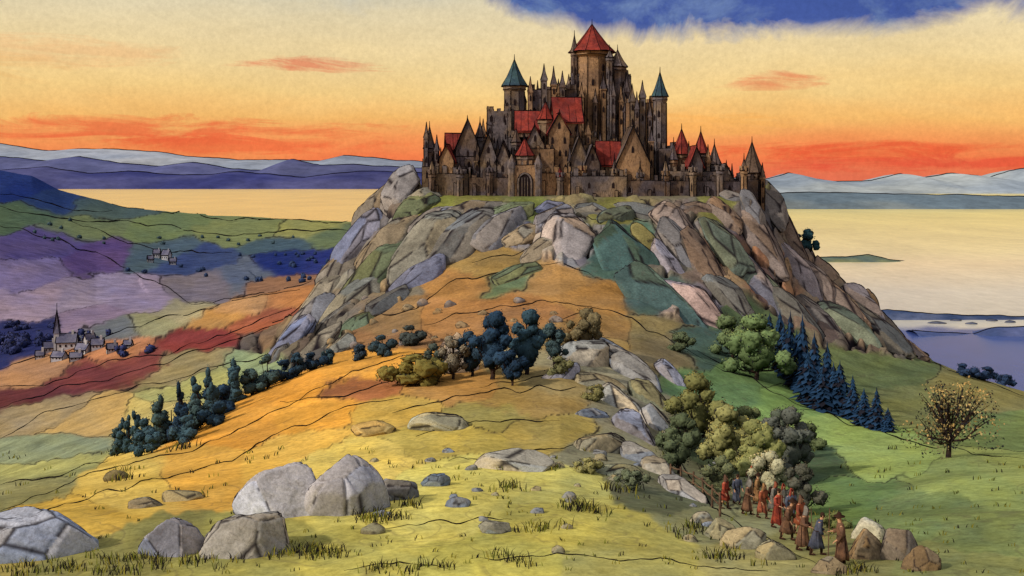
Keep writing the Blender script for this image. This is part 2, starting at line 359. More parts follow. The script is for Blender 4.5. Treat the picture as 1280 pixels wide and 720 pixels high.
# ---------------- sea -----------------
bb=np.arange(-900,2200,10.0);dr=1/np.linspace(1/200,1/16000,260);BB,DD=np.meshgrid(bb,dr)
PP=HZ+H/DD*F
base=s2l(np.array([[255,216,120],[246,218,160],[212,204,186],[62,82,150],[255,190,88]]))  # warm entries: sunset sky reflection painted into the water colour; blue is the shallows
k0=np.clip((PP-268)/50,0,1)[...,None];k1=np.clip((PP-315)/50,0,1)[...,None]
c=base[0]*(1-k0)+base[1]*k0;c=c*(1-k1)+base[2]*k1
lf_=np.clip((600-BB)/100,0,1)[...,None];c=c*(1-lf_)+base[4]*lf_  # orange sky glow painted into the left-hand water
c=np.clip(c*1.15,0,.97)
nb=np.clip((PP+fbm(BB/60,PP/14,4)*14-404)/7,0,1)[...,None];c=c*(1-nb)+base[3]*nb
SM=wc('sea_wash',attr=True,scale=0.02,strength=0.15,spec=0.35,rough=0.25,stretch=(1,.4,1))
mesh_np('sea',np.stack([(BB-640)/F*DD,DD,np.zeros_like(DD)],-1).reshape(-1,3),grid_faces(len(dr),len(bb)),[SM],c.reshape(-1,3))
mb=MB();mb.add([(-60000,-3000,-4),(60000,-3000,-4),(60000,60000,-4),(-60000,60000,-4)],[(0,1,2,3)]);mb.obj('seabed',[wc('seabed_wash',(190,160,110),strength=0.1)])
# ---------------- boulders -----------------
RM=wc('boulder_wash',attr=True,ink=True,scale=1.6,strength=0.36,rim=0.34)
RM2=wc('crag_wash',attr=True,ink=True,scale=0.5,strength=0.44,rim=0.30)
import bmesh
def ico(n):
    bm=bmesh.new();bmesh.ops.create_icosphere(bm,subdivisions=n,radius=1);bm.verts.ensure_lookup_table()
    v=np.array([x.co[:] for x in bm.verts]);f=np.array([[q.index for q in p.verts] for p in bm.faces]);bm.free();return v,f
ICO=ico(6);ICO4=ico(5);ICO44=ico(4);ICO3=ico(3);ICO2=ico(2)
def facet(v,seed,K=17,soft=0.09,box=False):
    r=np.random.default_rng(seed);n=r.normal(size=(K,3));n/=np.linalg.norm(n,axis=1,keepdims=True);off=r.uniform(0.74,1.0,K)
    if box:
        bx=np.array([[1,0,0],[-1,0,0],[0,0,1],[0,0,-1],[0,-1,0],[.5,-.7,.5],[-.4,-.8,.4],[.3,-.8,-.5]],float)+r.normal(size=(8,3))*.25;bx/=np.linalg.norm(bx,axis=1,keepdims=True)
        n=np.concatenate([bx,n[:4]]);off=np.concatenate([r.uniform(.72,.95,8),off[:4]*1.05]);K=len(n)
    dp=v@n.T;rad=np.where(dp>0.05,off[None]/np.maximum(dp,0.05),9.0);srt=np.sort(rad,1)
    R=np.minimum(srt[:,0],1.12)
    e=srt[:,1]-srt[:,0];R=R*(1-0.06*np.exp(-(e/.06)**2))+fbm(v[:,0]*2+seed%91,v[:,1]*2+v[:,2]*1.7,seed%50)*soft+fbm(v[:,0]*9,v[:,1]*9+v[:,2]*7,seed%50)*.014
    inkv=np.clip(1.15-e/0.05,0,1)*(srt[:,0]<1.1)*(vn(v[:,0]*3+seed%77,v[:,2]*3+v[:,1]*2,3)>-0.16)
    fid=np.argmin(rad,1);fc=r.uniform(0.72,1.18,K)[fid];tn=r.uniform(-1,1,K)[fid]
    return R,inkv,fc,tn
def boulder(x0,y0,x1,y1,col=(150,150,160),seed=None,name='boulder',tall=1.0):
    seed=seed or int(x0*7+y0)
    cx=(x0+x1)/2;d=hit(cx,y1-(y1-y0)*0.18);g=gz(cx,d)
    w=(x1-x0)/2/F*d;h=(y1-y0)/F*d*0.95*tall
    v,f=(ICO if w/d*F>34 else (ICO4 if w/d*F>16 else ICO3))
    R,inkv,fc,tn=facet(v,seed)
    ax=np.array([w*1.08,w*0.7,h]);p=v*R[:,None]*ax
    p[:,2]=np.where(p[:,2]<0,p[:,2]*0.5,p[:,2])
    base=s2l(col);C=base[None]*fc[:,None];C=C*np.stack([1+0.12*tn,1+0.02*tn,1-0.14*tn],-1)
    p+=np.array([WX(cx,d),d,g])
    inkv=np.maximum(inkv*0.9,np.clip(1-abs(p[:,2]-g-0.02)/(h*0.035+0.01),0,1)*0.8)
    return mesh_np(name,p,f,[RM],np.clip(C,0,.9),inkv)
for b in [(-30,638,108,706,(175,180,198)),(300,588,412,652,(188,188,200)),(372,584,478,650,(170,170,182)),(182,655,255,698,(158,158,172)),(250,638,372,700,(172,166,158)),(474,600,522,628,(125,125,130)),(528,592,562,610,(120,130,142)),(556,621,586,635,(130,138,155)),(600,566,686,588,(184,178,165)),(600,652,640,666,(150,150,140)),(160,622,205,636,(150,140,120)),(200,612,250,628,(160,150,120)),(130,590,160,602,(130,115,80)),
 (516,518,590,538,(172,166,140)),(440,530,500,544,(184,156,100)),(452,655,480,668,(140,130,100)),
 (880,652,920,676,(150,145,120)),(905,664,960,688,(160,150,125)),(940,678,990,702,(150,140,110)),(1062,668,1110,704,(135,115,90)),(1095,660,1150,706,(115,105,95)),(1065,652,1108,676,(200,195,175)),(1130,690,1175,716,(130,110,85)),(1015,700,1060,718,(150,135,110)),(860,640,890,656,(160,155,140)),
 (545,420,590,450,(185,155,130)),(552,425,596,472,(195,175,155))]:
    boulder(*b)
def slab(cx,cy,L,W,ang,col,th=.5,name='crag_slab',seed=None):
    """a rock slab lying on the slope: its long and cross axes follow the ground"""
    seed=seed or int(cx*11+cy*3);a=math.radians(ang);ca,sa=math.cos(a),math.sin(a)
    c0=G_(cx,cy);s=c0.y/F
    def ax(ux,uy,l):
        p=G_(cx+ux*l/2,cy-uy*l/2);q=G_(cx-ux*l/2,cy+uy*l/2);v=(p-q)/2
        w=Vector((ux*l/2*s,0,uy*l/2*s));dy=max(-1.1*w.length,min(1.1*w.length,v.y));return Vector((w.x,dy,w.z+dy*(H-c0.z)/c0.y*-1.0))
    A=ax(ca,sa,L);Bv=ax(-sa,ca,W);N_=A.cross(Bv).normalized()
    if N_.y>0: N_=-N_
    Wm=W*s;v,f=ICO4 if W>17 else ICO44;R,inkv,fc,tn=facet(v,seed,box=True,soft=.10)
    inkv=np.maximum(inkv,np.clip(1.5-np.abs(v[:,1]+.10)/.07,0,1))
    q=v*R[:,None]
    p=q[:,0:1]*np.array(A*1.3)+q[:,2:3]*np.array(Bv*1.3)-q[:,1:2]*np.array(N_)*Wm*th
    C=s2l(col)[None]*fc[:,None]*np.stack([1+0.14*tn,1+0.02*tn,1-0.16*tn],-1)
    p+=np.array(c0-N_*Wm*.05);return mesh_np(name,p,f,[RM2],np.clip(C*.98,0,.9),inkv)
LG=[(142,141,148),(146,143,132),(128,130,152),(134,124,112),(116,114,112),(146,134,116),(116,124,96)]
RG=[(134,114,100),(126,120,118),(144,128,120),(114,111,106),(142,134,140),(110,116,100)]
k=0
for s in [(500,240,52,32,60),(470,262,66,32,62),(522,262,48,28,40),(452,300,84,36,55),(492,302,96,42,52),(535,308,104,44,50),(580,298,90,42,44),(625,286,66,34,35),(428,338,80,34,55),(470,348,98,40,50),(520,352,70,30,42),(408,372,82,32,58),(442,378,88,34,52),(486,378,50,24,35),(384,404,74,32,60),(414,410,64,28,55),(446,408,48,22,40),(362,428,62,26,62),(394,436,62,24,60),(425,435,40,20,45),(348,446,32,18,65),(548,274,56,24,25),(592,264,56,22,12),(640,266,54,20,8),(684,266,44,22,15),(655,298,50,24,30),(530,248,40,18,15)]:
    slab(*s,LG[(k*3)%7]);k+=1
slab(706,308,82,52,52,(176,162,156));slab(672,318,50,24,40,(150,140,125));slab(690,274,46,22,20,(140,136,142))
for s in [(800,266,58,22,-12),(842,280,54,30,-50),(848,308,66,30,-65),(876,332,92,36,-65),(905,308,80,30,-60),(932,342,94,34,-62),(915,378,76,30,-60),(952,300,90,32,-70),(965,255,56,26,-75),(984,292,62,26,-70),(962,368,92,32,-58),(992,338,80,30,-60),(988,388,82,30,-55),(1016,348,66,28,-60),(1022,398,82,30,-52),(1046,372,66,26,-60),(1060,408,78,28,-50),(1080,380,50,26,-70),(1097,413,66,28,-55),(1125,432,50,20,-45),(940,262,50,22,-80),(905,270,46,22,-50),(775,270,44,20,8),(838,335,66,22,-65),(740,266,40,18,-10),(870,262,40,16,0),(920,250,34,18,-30)]:
    slab(*s,RG[(k*5)%6]);k+=1
slab(870,390,90,44,-52,(172,154,158));slab(788,328,100,56,-66,(84,108,102),.22);slab(826,384,116,52,-52,(92,112,106),.22);slab(818,315,60,22,-60,(125,122,85),.35)
slab(650,345,60,26,20,(116,126,98),.22)
# rocky spur, near outcrop
SG=[(180,172,158),(162,158,156),(156,154,166),(172,160,132),(148,150,156),(140,138,112)]
for s in [(722,452,74,40,10),(772,452,60,32,-30),(700,470,44,20,30),(748,484,60,28,-15),(800,474,60,30,-45),(815,504,60,28,-60),(776,508,54,28,-50),(827,538,62,28,-70),(796,542,58,30,-55),(752,562,66,32,5),(802,578,50,28,-40),(774,594,50,22,-10),(826,592,40,26,-50),(850,616,44,28,-30),(838,472,40,22,-60),(842,560,36,24,-60),(742,520,36,14,0)]:
    slab(*s,SG[k%6],.5,'outcrop_rock');k+=1
for _ in range(34):
    px=random.uniform(430,900);py=random.uniform(560,700);s=random.uniform(5,13)
    boulder(px,py,px+s*1.6,py+s*0.7,random.choice([(150,150,150),(140,145,155),(165,155,125)]),name='stone')
for _ in range(30):
    px=random.uniform(400,700);py=random.uniform(360,440);s=random.uniform(5,10)
    boulder(px,py,px+s*1.6,py+s*0.8,random.choice([(150,130,100),(140,130,125),(165,140,105)]),name='stone')
for b,dp_ in ((1170,404),(1195,401),(1215,405),(1240,401),(1262,403),(1225,396),(1180,395)):
    d=H/(dp_-HZ)*F;v,f=ICO2;r_=random.uniform(1.2,2.6)
    p=v*np.array([r_*1.6,r_,0.7])*(1+fbm(v[:,0]*2,v[:,1]*2+b,3)[:,None]*0.4)+np.array([WX(b,d),d,0.1]);mesh_np('sea_rock',p,f,[RM],np.tile(s2l((90,95,115)),(len(v),1)),np.zeros(len(v)))
# ---------------- castle -------------------
WALL=wc('castle_stone',(132,112,92),(108,100,104),scale=0.22,strength=0.45,hatch=True)
WALL2=wc('castle_stone_dark',(108,90,78),(94,86,92),scale=0.25,strength=0.45,hatch=True)
RED=wc('red_tiles',(146,62,54),(116,52,50),scale=0.5,strength=0.45)
TEAL=wc('teal_slates',(72,98,104),(58,78,94),scale=0.5,strength=0.4)
DARK=wc('window_dark',(40,32,34),strength=0.1)
GOLD=wc('castle_stone_ochre',(156,124,94),(134,108,88),scale=0.25,strength=0.4,hatch=True)
CM=[WALL,RED,TEAL,DARK,INK,WALL2,GOLD]
castle=empty('castle',(WX(740,215),215,57))
IR=0.09
def jit(p,a=0.07): return Vector(p)+Vector((random.uniform(-a,a),random.uniform(-a,a),random.uniform(-a,a)))
def inkl(mb,a,b,r=IR):
    a=Vector(a);b=Vector(b);m=(a+b)/2;mb.tube([jit(a),jit(m,0.08),jit(b)],[r*random.uniform(.6,1.2),r*random.uniform(.8,1.5),r*random.uniform(.5,1.1)],4,4)
def window(mb,p,nrm,w,h):
    n=Vector(nrm).normalized();u=Vector((-n.y,n.x,0));p=Vector(p)
    prof=[(-w/2,0),(w/2,0),(w/2,h*0.65),(0,h),(-w/2,h*0.65)]
    vs=[p+u*a+Vector((0,0,b))+n*0.06 for a,b in prof]+[p+u*a+Vector((0,0,b))-n*0.25 for a,b in prof]
    mb.add(vs,[(0,1,2,3,4)]+[(i,(i+1)%5,(i+1)%5+5,i+5)[::-1] for i in range(5)],3)
    if w>0.6: 
        for a,b in zip(prof,prof[1:]+prof[:1]):
            mb.tube([p+u*a[0]*1.25+Vector((0,0,a[1]))+n*0.08,p+u*b[0]*1.25+Vector((0,0,b[1]))+n*0.08],0.07,0,4)
ZB=53.0
def tower(name,px,w,yt,yr,d,roof=1,wall=None,n=8,cren=False):
    mb=MB();wall=random.choice([0,0,5,6]) if wall is None else wall
    cx=WX(px,d);r=w/2/F*d*1.04;z1=WZ(yt,d);z2=WZ(yr,d);rot=random.uniform(0,0.7)
    top=r*0.97
    ring=[(r*1.06,ZB),(r,ZB+(z1-ZB)*0.4),(top*0.96,z1-1.2),(top*1.12,z1-0.7),(top*1.12,z1)]
    mb.prism(cx,d,ring,n,wall,rot)
    for j in range(n):
        a=rot+2*math.pi*j/n;ca,sa=math.cos(a),math.sin(a)
        inkl(mb,(cx+ca*r*1.04,d+sa*r*1.04,ZB+2),(cx+ca*top,d+sa*top,z1-1.2),IR*0.75)
        b=rot+2*math.pi*(j+1)/n
        for rr,zz in ((top*1.13,z1-0.7),(top*1.13,z1)):
            inkl(mb,(cx+ca*rr,d+sa*rr,zz),(cx+math.cos(b)*rr,d+math.sin(b)*rr,zz),IR*0.7)
        am=(a+b)/2;ap=math.cos(math.pi/n)
        z=z1-2.6-random.uniform(0,1.5)
        while z>ZB+5:
            if random.random()<0.42: window(mb,(cx+math.cos(am)*r*ap*0.985,d+math.sin(am)*r*ap*0.985,z-1.2),(math.cos(am),math.sin(am),0),min(0.5,r*0.35),random.uniform(1.1,1.8))
            z-=random.uniform(2.6,4.5)
    if cren or z2-z1<0.3:
        for j in range(n):
            a=rot+2*math.pi*(j+0.5)/n;mb.box(cx+math.cos(a)*top*1.0,d+math.sin(a)*top*1.0,z1-0.05,z1+0.9,top*0.45,0.35,wall,a+math.pi/2)
    if z2-z1>0.3:
        lean=random.uniform(-.04,.04)*(z2-z1);ro=top*1.28;rs=[(ro,z1+0.02),(ro*0.62,z1+(z2-z1)*0.32),(ro*0.28,z1+(z2-z1)*0.68),(0.03,z2)]
        mb.prism(cx,d,rs,n,roof,rot)
        for j in range(n):
            a=rot+2*math.pi*j/n;ps=[(cx+math.cos(a)*q*1.01,d+math.sin(a)*q*1.01,z) for q,z in rs]
            mb.tube(ps,[IR*.9,IR*.5,IR*.6,IR*.7],4,4)
            b=rot+2*math.pi*(j+1)/n;inkl(mb,ps[0],(cx+math.cos(b)*ro,d+math.sin(b)*ro,z1),IR*0.9)
        mb.tube([(cx,d,z2-0.3),(cx,d,z2+1.1)],[0.12,0.05],4,4)
    return mb.obj(name,CM,castle)
def gable(name,px,w,yt,yp,d,roof=1,dep=6,front=True,wall=None,ang=None):
    mb=MB();wall=random.choice([0,0,5,6]) if wall is None else wall
    cx=WX(px,d);W=w/F*d;z1=WZ(yt,d);z2=WZ(yp,d);a=random.uniform(-0.15,0.15) if ang is None else ang
    if not front: W,dep,a=dep,W,a+math.pi/2
    ca,sa=math.cos(a),math.sin(a)
    def q(x,y,z): return (cx+x*ca-y*sa,d+x*sa+y*ca,z)
    w2,e=W/2,dep/2
    vs=[q(-w2,-e,ZB),q(w2,-e,ZB),q(w2,e,ZB),q(-w2,e,ZB),q(-w2,-e,z1),q(w2,-e,z1),q(w2,e,z1),q(-w2,e,z1),q(0,-e,z2-.1),q(0,e,z2-.1)]
    mb.add(vs,[(0,1,5,8,4),(1,2,6,5),(2,3,7,9,6),(3,0,4,7)],wall)
    o=0.35;t=0.25;k=(z2-z1)/w2
    for s in (-1,1):
        A=q(s*(w2+o),-e-o,z1-k*o);Bq=q(0,-e-o,z2);C=q(0,e+o,z2);Dq=q(s*(w2+o),e+o,z1-k*o)
        up=[(p[0],p[1],p[2]+t) for p in (A,Bq,C,Dq)]
        mb.add([A,Bq,C,Dq]+up,[(0,1,2,3),(7,6,5,4),(0,4,5,1),(1,5,6,2),(2,6,7,3),(3,7,4,0)],roof)
        inkl(mb,up[0],up[1]);inkl(mb,up[2],up[3]);inkl(mb,up[0],up[3]);inkl(mb,A,Bq,IR*.6)
        for kk in range(1,4):
            f=kk/4+random.uniform(-.08,.08);inkl(mb,Vector(up[0]).lerp(Vector(up[3]),f),Vector(up[1]).lerp(Vector(up[2]),f),IR*0.45)
    inkl(mb,q(0,-e-o,z2+t),q(0,e+o,z2+t),IR)
    for x,y in ((-w2,-e),(w2,-e),(w2,e),(-w2,e)): inkl(mb,q(x,y,ZB),q(x,y,z1))
    for yy,s in ((-e,-1),(e,1)):
        nrm=(-sa*s,ca*s,0)
        z=z2-(z2-z1)*0.55-1.0
        while z>ZB+3:
            span=w2*0.6 if z<z1-1.2 else 0
            for xx in ([-span,0,span] if span>0.9 else [0]):
                if random.random()<0.65: window(mb,q(xx+random.uniform(-.2,.2),yy,z),nrm,0.5,1.4)
            z-=random.uniform(2.4,3.2)
    for s in (-1,1):
        z=z1-2.2
        while z>ZB+3:
            for kk in range(int(dep/2.2)):
                if random.random()<0.5: window(mb,q(s*w2,-e+1.2+kk*2.1,z),(ca*s,sa*s,0),0.5,1.4)
            z-=2.9
    mb.tube([q(0,-e-o,z2),q(0,-e-o,z2+1.0)],[0.16,0.04],4,4)
    return mb.obj(name,CM,castle)
def block(name,px,w,yt,d,dep=6,wall=None,ang=0.0,arrow=True):
    mb=MB();wall=random.choice([0,5,6]) if wall is None else wall
    cx=WX(px,d);W=w/F*d;z1=WZ(yt,d);mb.box(cx,d,ZB,z1,W,dep,wall,ang)
    ca,sa=math.cos(ang),math.sin(ang)
    def q(x,y,z): return (cx+x*ca-y*sa,d+x*sa+y*ca,z)
    c=[(-W/2,-dep/2),(W/2,-dep/2),(W/2,dep/2),(-W/2,dep/2)]
    for i in range(4):
        a=c[i];b=c[(i+1)%4];inkl(mb,q(a[0],a[1],ZB),q(a[0],a[1],z1));inkl(mb,q(a[0],a[1],z1),q(b[0],b[1],z1),IR*.7)
        L=math.hypot(b[0]-a[0],b[1]-a[1]);n=max(2,int(L/1.7));an=ang+math.atan2(b[1]-a[1],b[0]-a[0])
        for k in range(n):
            if random.random()<.15: continue
            f=(k+0.5)/n;x=a[0]+(b[0]-a[0])*f;y=a[1]+(b[1]-a[1])*f;x*=1-0.35/W;y*=1-0.35/dep
            hh=random.uniform(.5,1.6);p=q(x,y,0);vs=mb.box(p[0],p[1],z1-0.02,z1+hh,random.uniform(.6,1.0),0.36,wall,an)
            for u,v in ((0,4),(1,5),(4,5)): inkl(mb,vs[u],vs[v],IR*.55)
    for y,s in ((-dep/2,-1),(dep/2,1)):
        z=z1-2.4
        while z>ZB+3.4 and arrow:
            for k in range(max(1,int(W/2.4))):
                if random.random()<0.5: window(mb,q(-W/2+1.2+k*2.4+random.uniform(-.3,.3),y,z),(-sa*s,ca*s,0),random.choice([.35,.5,.65]),random.uniform(1.1,1.8))
            z-=random.uniform(2.5,3.4)
    for k in range(int(W/3.5)):
        x=-W/2+1.6+k*3.5+random.uniform(-.5,.5);hh=random.uniform(.5,.85);p=q(x,-dep/2-0.3,0)
        vs=mb.box(p[0],p[1],ZB,ZB+(z1-ZB)*hh,0.7,0.6,wall,ang)
        for u,v in ((0,4),(1,5),(4,5)): inkl(mb,vs[u],vs[v],IR*.7)
    return mb.obj(name,CM,castle)
def pin(px,w,yt,d,ysh=None,wall=None):
    mb=MB();wall=random.choice([0,5,5,6]) if wall is None else wall
    cx=WX(px,d);r=w/2/F*d*1.25;z2=WZ(yt,d);z1=z2-random.uniform(2.6,4.2);rot=math.pi/4+random.uniform(-.2,.2)
    mb.prism(cx,d,[(r,ZB),(r*.9,z1-.5),(r*1.2,z1-.2),(r*1.2,z1)],4,wall,rot);mb.prism(cx,d,[(r*1.15,z1+.01),(r*.45,z1+(z2-z1)*.5),(0.04,z2)],4,random.choice([wall,5]),rot)
    for j in range(4):
        a=rot+math.pi/2*j;e=(cx+math.cos(a)*r,d+math.sin(a)*r)
        inkl(mb,(e[0],e[1],ZB),(e[0],e[1],z1-.3),IR*.8);mb.tube([(cx+math.cos(a)*r*1.2,d+math.sin(a)*r*1.2,z1),(cx+math.cos(a)*r*.47,d+math.sin(a)*r*.47,z1+(z2-z1)*.5),(cx,d,z2+.3)],[IR*.8,IR*.6,IR*.7],4,4)
    for s in range(2): window(mb,(cx,d-r*0.72,z1-2-3*s),(0,-1,0),.35,1.3)
    return mb.obj('pinnacle',CM,castle)
block('keep_base',750,72,98,228,9,0)
tower('keep_tower',740,46,66,30,226,1,6,10)
tower('stair_turret',772,21,84,62,224,0,5)
tower('keep_turret',718,9,66,44,224,0,5,6);tower('keep_turret',762,9,72,62,222,0,0,6)
tower('teal_tower',643,27,108,74,220,2,0)
for p in ((663,7,97),(680,8,81),(692,8,84),(703,8,90),(672,6,102),(655,6,112),(711,7,94),(727,7,104),(698,6,100),(754,7,92),(783,7,92),(766,6,98),(744,6,112),(776,6,104)): pin(p[0],p[1],p[2],random.uniform(218,222))
block('great_hall',690,60,114,223,7,5);block('west_range',624,30,140,218,7,0)
for p in ((612,7,136),(618,6,146),(632,6,126),(604,7,150)): pin(*p,215)
gable('red_hall',660,30,163,140,213,1,5,False,0,0);tower('red_turret',682,18,150,126,211,1,0);gable('red_hall',708,34,152,123,213,1,6,False,6,0.08)
gable('chapel',697,26,166,143,209.5,1,5,True,6);gable('chapel',668,24,182,158,209.0,1,5,True,0);tower('stone_turret',645,12,178,160,209,5,0,6)
block('inner_ward',690,110,172,213,5,0);block('inner_ward',740,66,182,211,5,6);block('inner_ward',672,40,186,208,4,6)
tower('gate_turret',656,21,195,172,205,1,0,8)
block('lower_range',600,70,196,208,5,5);block('lower_range',760,66,205,207,5,0)
gable('red_lodge',760,28,204,178,206,1,4,False,0,0.1);gable('gabled_hall',788,42,206,160,205.5,5,7,True,6,0.05)
gable('gabled_hall',722,20,200,172,207,0,5,True,0);gable('gabled_hall',738,18,205,182,205,0,5,True,5)
pin(735,7,150,210);pin(722,6,156,210);pin(750,7,165,209);pin(770,6,168,208);pin(806,6,172,207);pin(814,6,160,210);pin(690,6,176,207);pin(712,6,182,206)
block('east_range',800,40,130,217,6,6);pin(790,8,106,214);pin(803,9,102,214);pin(782,7,118,215);pin(812,6,122,214);pin(796,6,116,213)
tower('teal_tower',825,17,121,90,213,2,0)
block('east_lower_range',838,34,186,211,5,5)
tower('red_turret',852,22,193,161,209,1,0);tower('red_turret',876,17,192,164,211,1,5);tower('stone_turret',893,15,206,180,208,5,0);tower('stone_turret',842,10,200,178,207,5,6,6)
gable('gabled_hall',866,16,205,184,206,1,5,True,5);gable('gabled_hall',905,16,222,206,205,5,4,True,0);pin(885,6,182,207);pin(861,6,178,207)
block('east_lower_range',872,76,214,207,5,0)
tower('corner_tower',940,24,216,177,207,5,5);block('east_lower_range',925,40,224,206,4,5);pin(915,6,206,205);pin(953,6,205,205)
tower('west_tower',537,13,186,158,208,5,5,6);pin(533,6,154,207);pin(546,6,170,207);pin(556,6,178,206);pin(551,5,186,205)
gable('red_lodge',567,18,188,168,210,1,4,False,0);gable('gabled_hall',585,30,188,151,208.5,5,6,True,5);gable('gabled_hall',610,22,200,168,206,5,5,True,0)
tower('stone_turret',600,11,172,152,212,5,0,6);block('west_lower_range',560,62,208,208,5,0);gable('gabled_hall',560,18,200,182,205,1,4,True,6);gable('gabled_hall',630,16,200,178,206,5,5,True,0)
pin(574,6,176,206);pin(596,6,180,205);pin(622,6,176,206);pin(643,6,186,205)
block('curtain_wall',562,52,217,203.5,1.6,0,0.06);block('curtain_wall',612,52,222,203,1.6,5,-0.05);block('curtain_wall',690,46,216,203,1.6,6,0.0);block('curtain_wall',748,70,220,201.5,1.6,0,-0.04);block('curtain_wall',808,58,226,202,1.6,5,0.05);block('curtain_wall',880,104,226,203.5,1.6,5,0.03)
for p in (540,575,612,700,728,768,800,832,866,900,930): tower('wall_turret',p,9,random.uniform(212,222),random.choice([198,204,208]),202,random.choice([0,5,5,1]),None,6,True)
mb=MB();d=202.0;gx=WX(656,d);mb.box(gx,d,ZB,WZ(206,d),5.2,3.4,6);z1=WZ(206,d)
for x in (-2,-1,0,1,2): mb.box(gx+x*1.12,d-1.4,z1-.01,z1+.8,.6,.4,6)
W=2.3;zb=WZ(246,d)-.5;prof=[(W/2*math.cos(a),zb+3.4+W*.75*math.sin(a)) for a in np.linspace(0,math.pi,9)]
prof=[(W/2,zb)]+prof+[(-W/2,zb)]
mb.add([(gx+a,d-1.76,b) for a,b in prof]+[(gx+a,d-1.2,b) for a,b in prof],[tuple(range(len(prof)))[::-1]]+[(i,i+1,i+1+len(prof),i+len(prof)) for i in range(len(prof)-1)],3)
mb.tube([(gx+a*1.12,d-1.8,b) for a,b in prof],0.2,0,5);mb.tube([(gx+a*1.3,d-1.8,b+.1) for a,b in prof],0.1,4,4)
for x in (-.55,0,.55): mb.tube([(gx+x,d-1.82,zb),(gx+x,d-1.82,zb+4.3)],.07,0,4)
for x in (-2.6,2.6): inkl(mb,(gx+x,d-1.7,ZB),(gx+x,d-1.7,z1));mb.prism(gx+x,d-1.5,[(.75,ZB),(.7,z1-1),(.85,z1-.6),(.85,z1),(.05,z1+2)],6,0)
inkl(mb,(gx-2.6,d-1.72,z1),(gx+2.6,d-1.72,z1));mb.obj('gatehouse',CM,castle)
# ---------------- trees ---------------------
LM=wc('foliage_wash',attr=True,scale=1.2,strength=0.22);BARK=wc('bark',(70,55,48),(45,38,40),scale=2,strength=0.3)
CRM=wc('crown_wash',attr=True,scale=1.2,strength=0.3,rim=.30)
def leaves(lobes,n,size,col,dark=0.13,gap=0.0,seed=1):
    r=np.random.default_rng(seed);Vs=[];Cs=[];base=s2l(col);tot=sum(l[1]*l[2] for l in lobes)
    for li,(c,rx,rz) in enumerate(lobes):
        k=max(20,int(n*rx*rz/tot));v=r.normal(size=(k,3));v/=np.linalg.norm(v,axis=1,keepdims=True)
        rad=r.uniform(0.74,1.16,k)*(1+fbm(v[:,0]*2.5+li*3,v[:,2]*2.5+v[:,1]*2,seed%40)*0.5)
        p=np.array(c)+v*rad[:,None]*np.array([rx,rx,rz])
        nn=v+r.normal(size=(k,3))*0.6;nn/=np.linalg.norm(nn,axis=1,keepdims=True)
        a=np.cross(nn,r.normal(size=(k,3)));a/=np.linalg.norm(a,axis=1,keepdims=True);b=np.cross(nn,a)
        s=size*r.uniform(0.6,1.3,k)[:,None]
        q=np.stack([p-a*s,p-b*s*.6,p+a*s,p+b*s*.6],1)
        light=0.78+0.42*v[:,2]-0.30*v[:,0]-0.1*v[:,1]+0.25*(r.random(k)-.5)+r.uniform(-.2,.2)  # sun and shade painted into leaf colour: upper left bright, lower right dark
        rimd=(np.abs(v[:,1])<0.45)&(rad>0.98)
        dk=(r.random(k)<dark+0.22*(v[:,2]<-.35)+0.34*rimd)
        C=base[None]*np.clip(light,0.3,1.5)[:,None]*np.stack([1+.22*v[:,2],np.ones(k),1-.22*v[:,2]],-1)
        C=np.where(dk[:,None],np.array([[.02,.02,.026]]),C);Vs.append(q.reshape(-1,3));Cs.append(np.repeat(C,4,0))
    return np.concatenate(Vs),np.concatenate(Cs)
def core(lobes,col,f=0.84):
    v0,f0=ICO44 if len(lobes)<40 else ICO3;Vs=[];Fs=[];Cs=[];o=0
    for i,(c,rx,rz) in enumerate(lobes):
        n=1+fbm(v0[:,0]*2.2+i,v0[:,2]*2.2+v0[:,1],i+5)*0.4+fbm(v0[:,0]*6+i,v0[:,2]*6+v0[:,1]*4,i+9,2)*.16
        Vs.append(np.array(c)+v0*n[:,None]*np.array([rx,rx,rz])*f);Fs.append(f0+o);o+=len(v0)
        L=0.8+0.38*v0[:,2]-.22*v0[:,0]+.25*(h2(np.array([i]),np.array([3]),7)[0]-.5);Cs.append(s2l(col)[None]*np.clip(L,.25,1.15)[:,None])  # crown lobes carry painted shading, lighter towards top and left
    return np.concatenate(Vs),np.concatenate(Fs),np.concatenate(Cs)
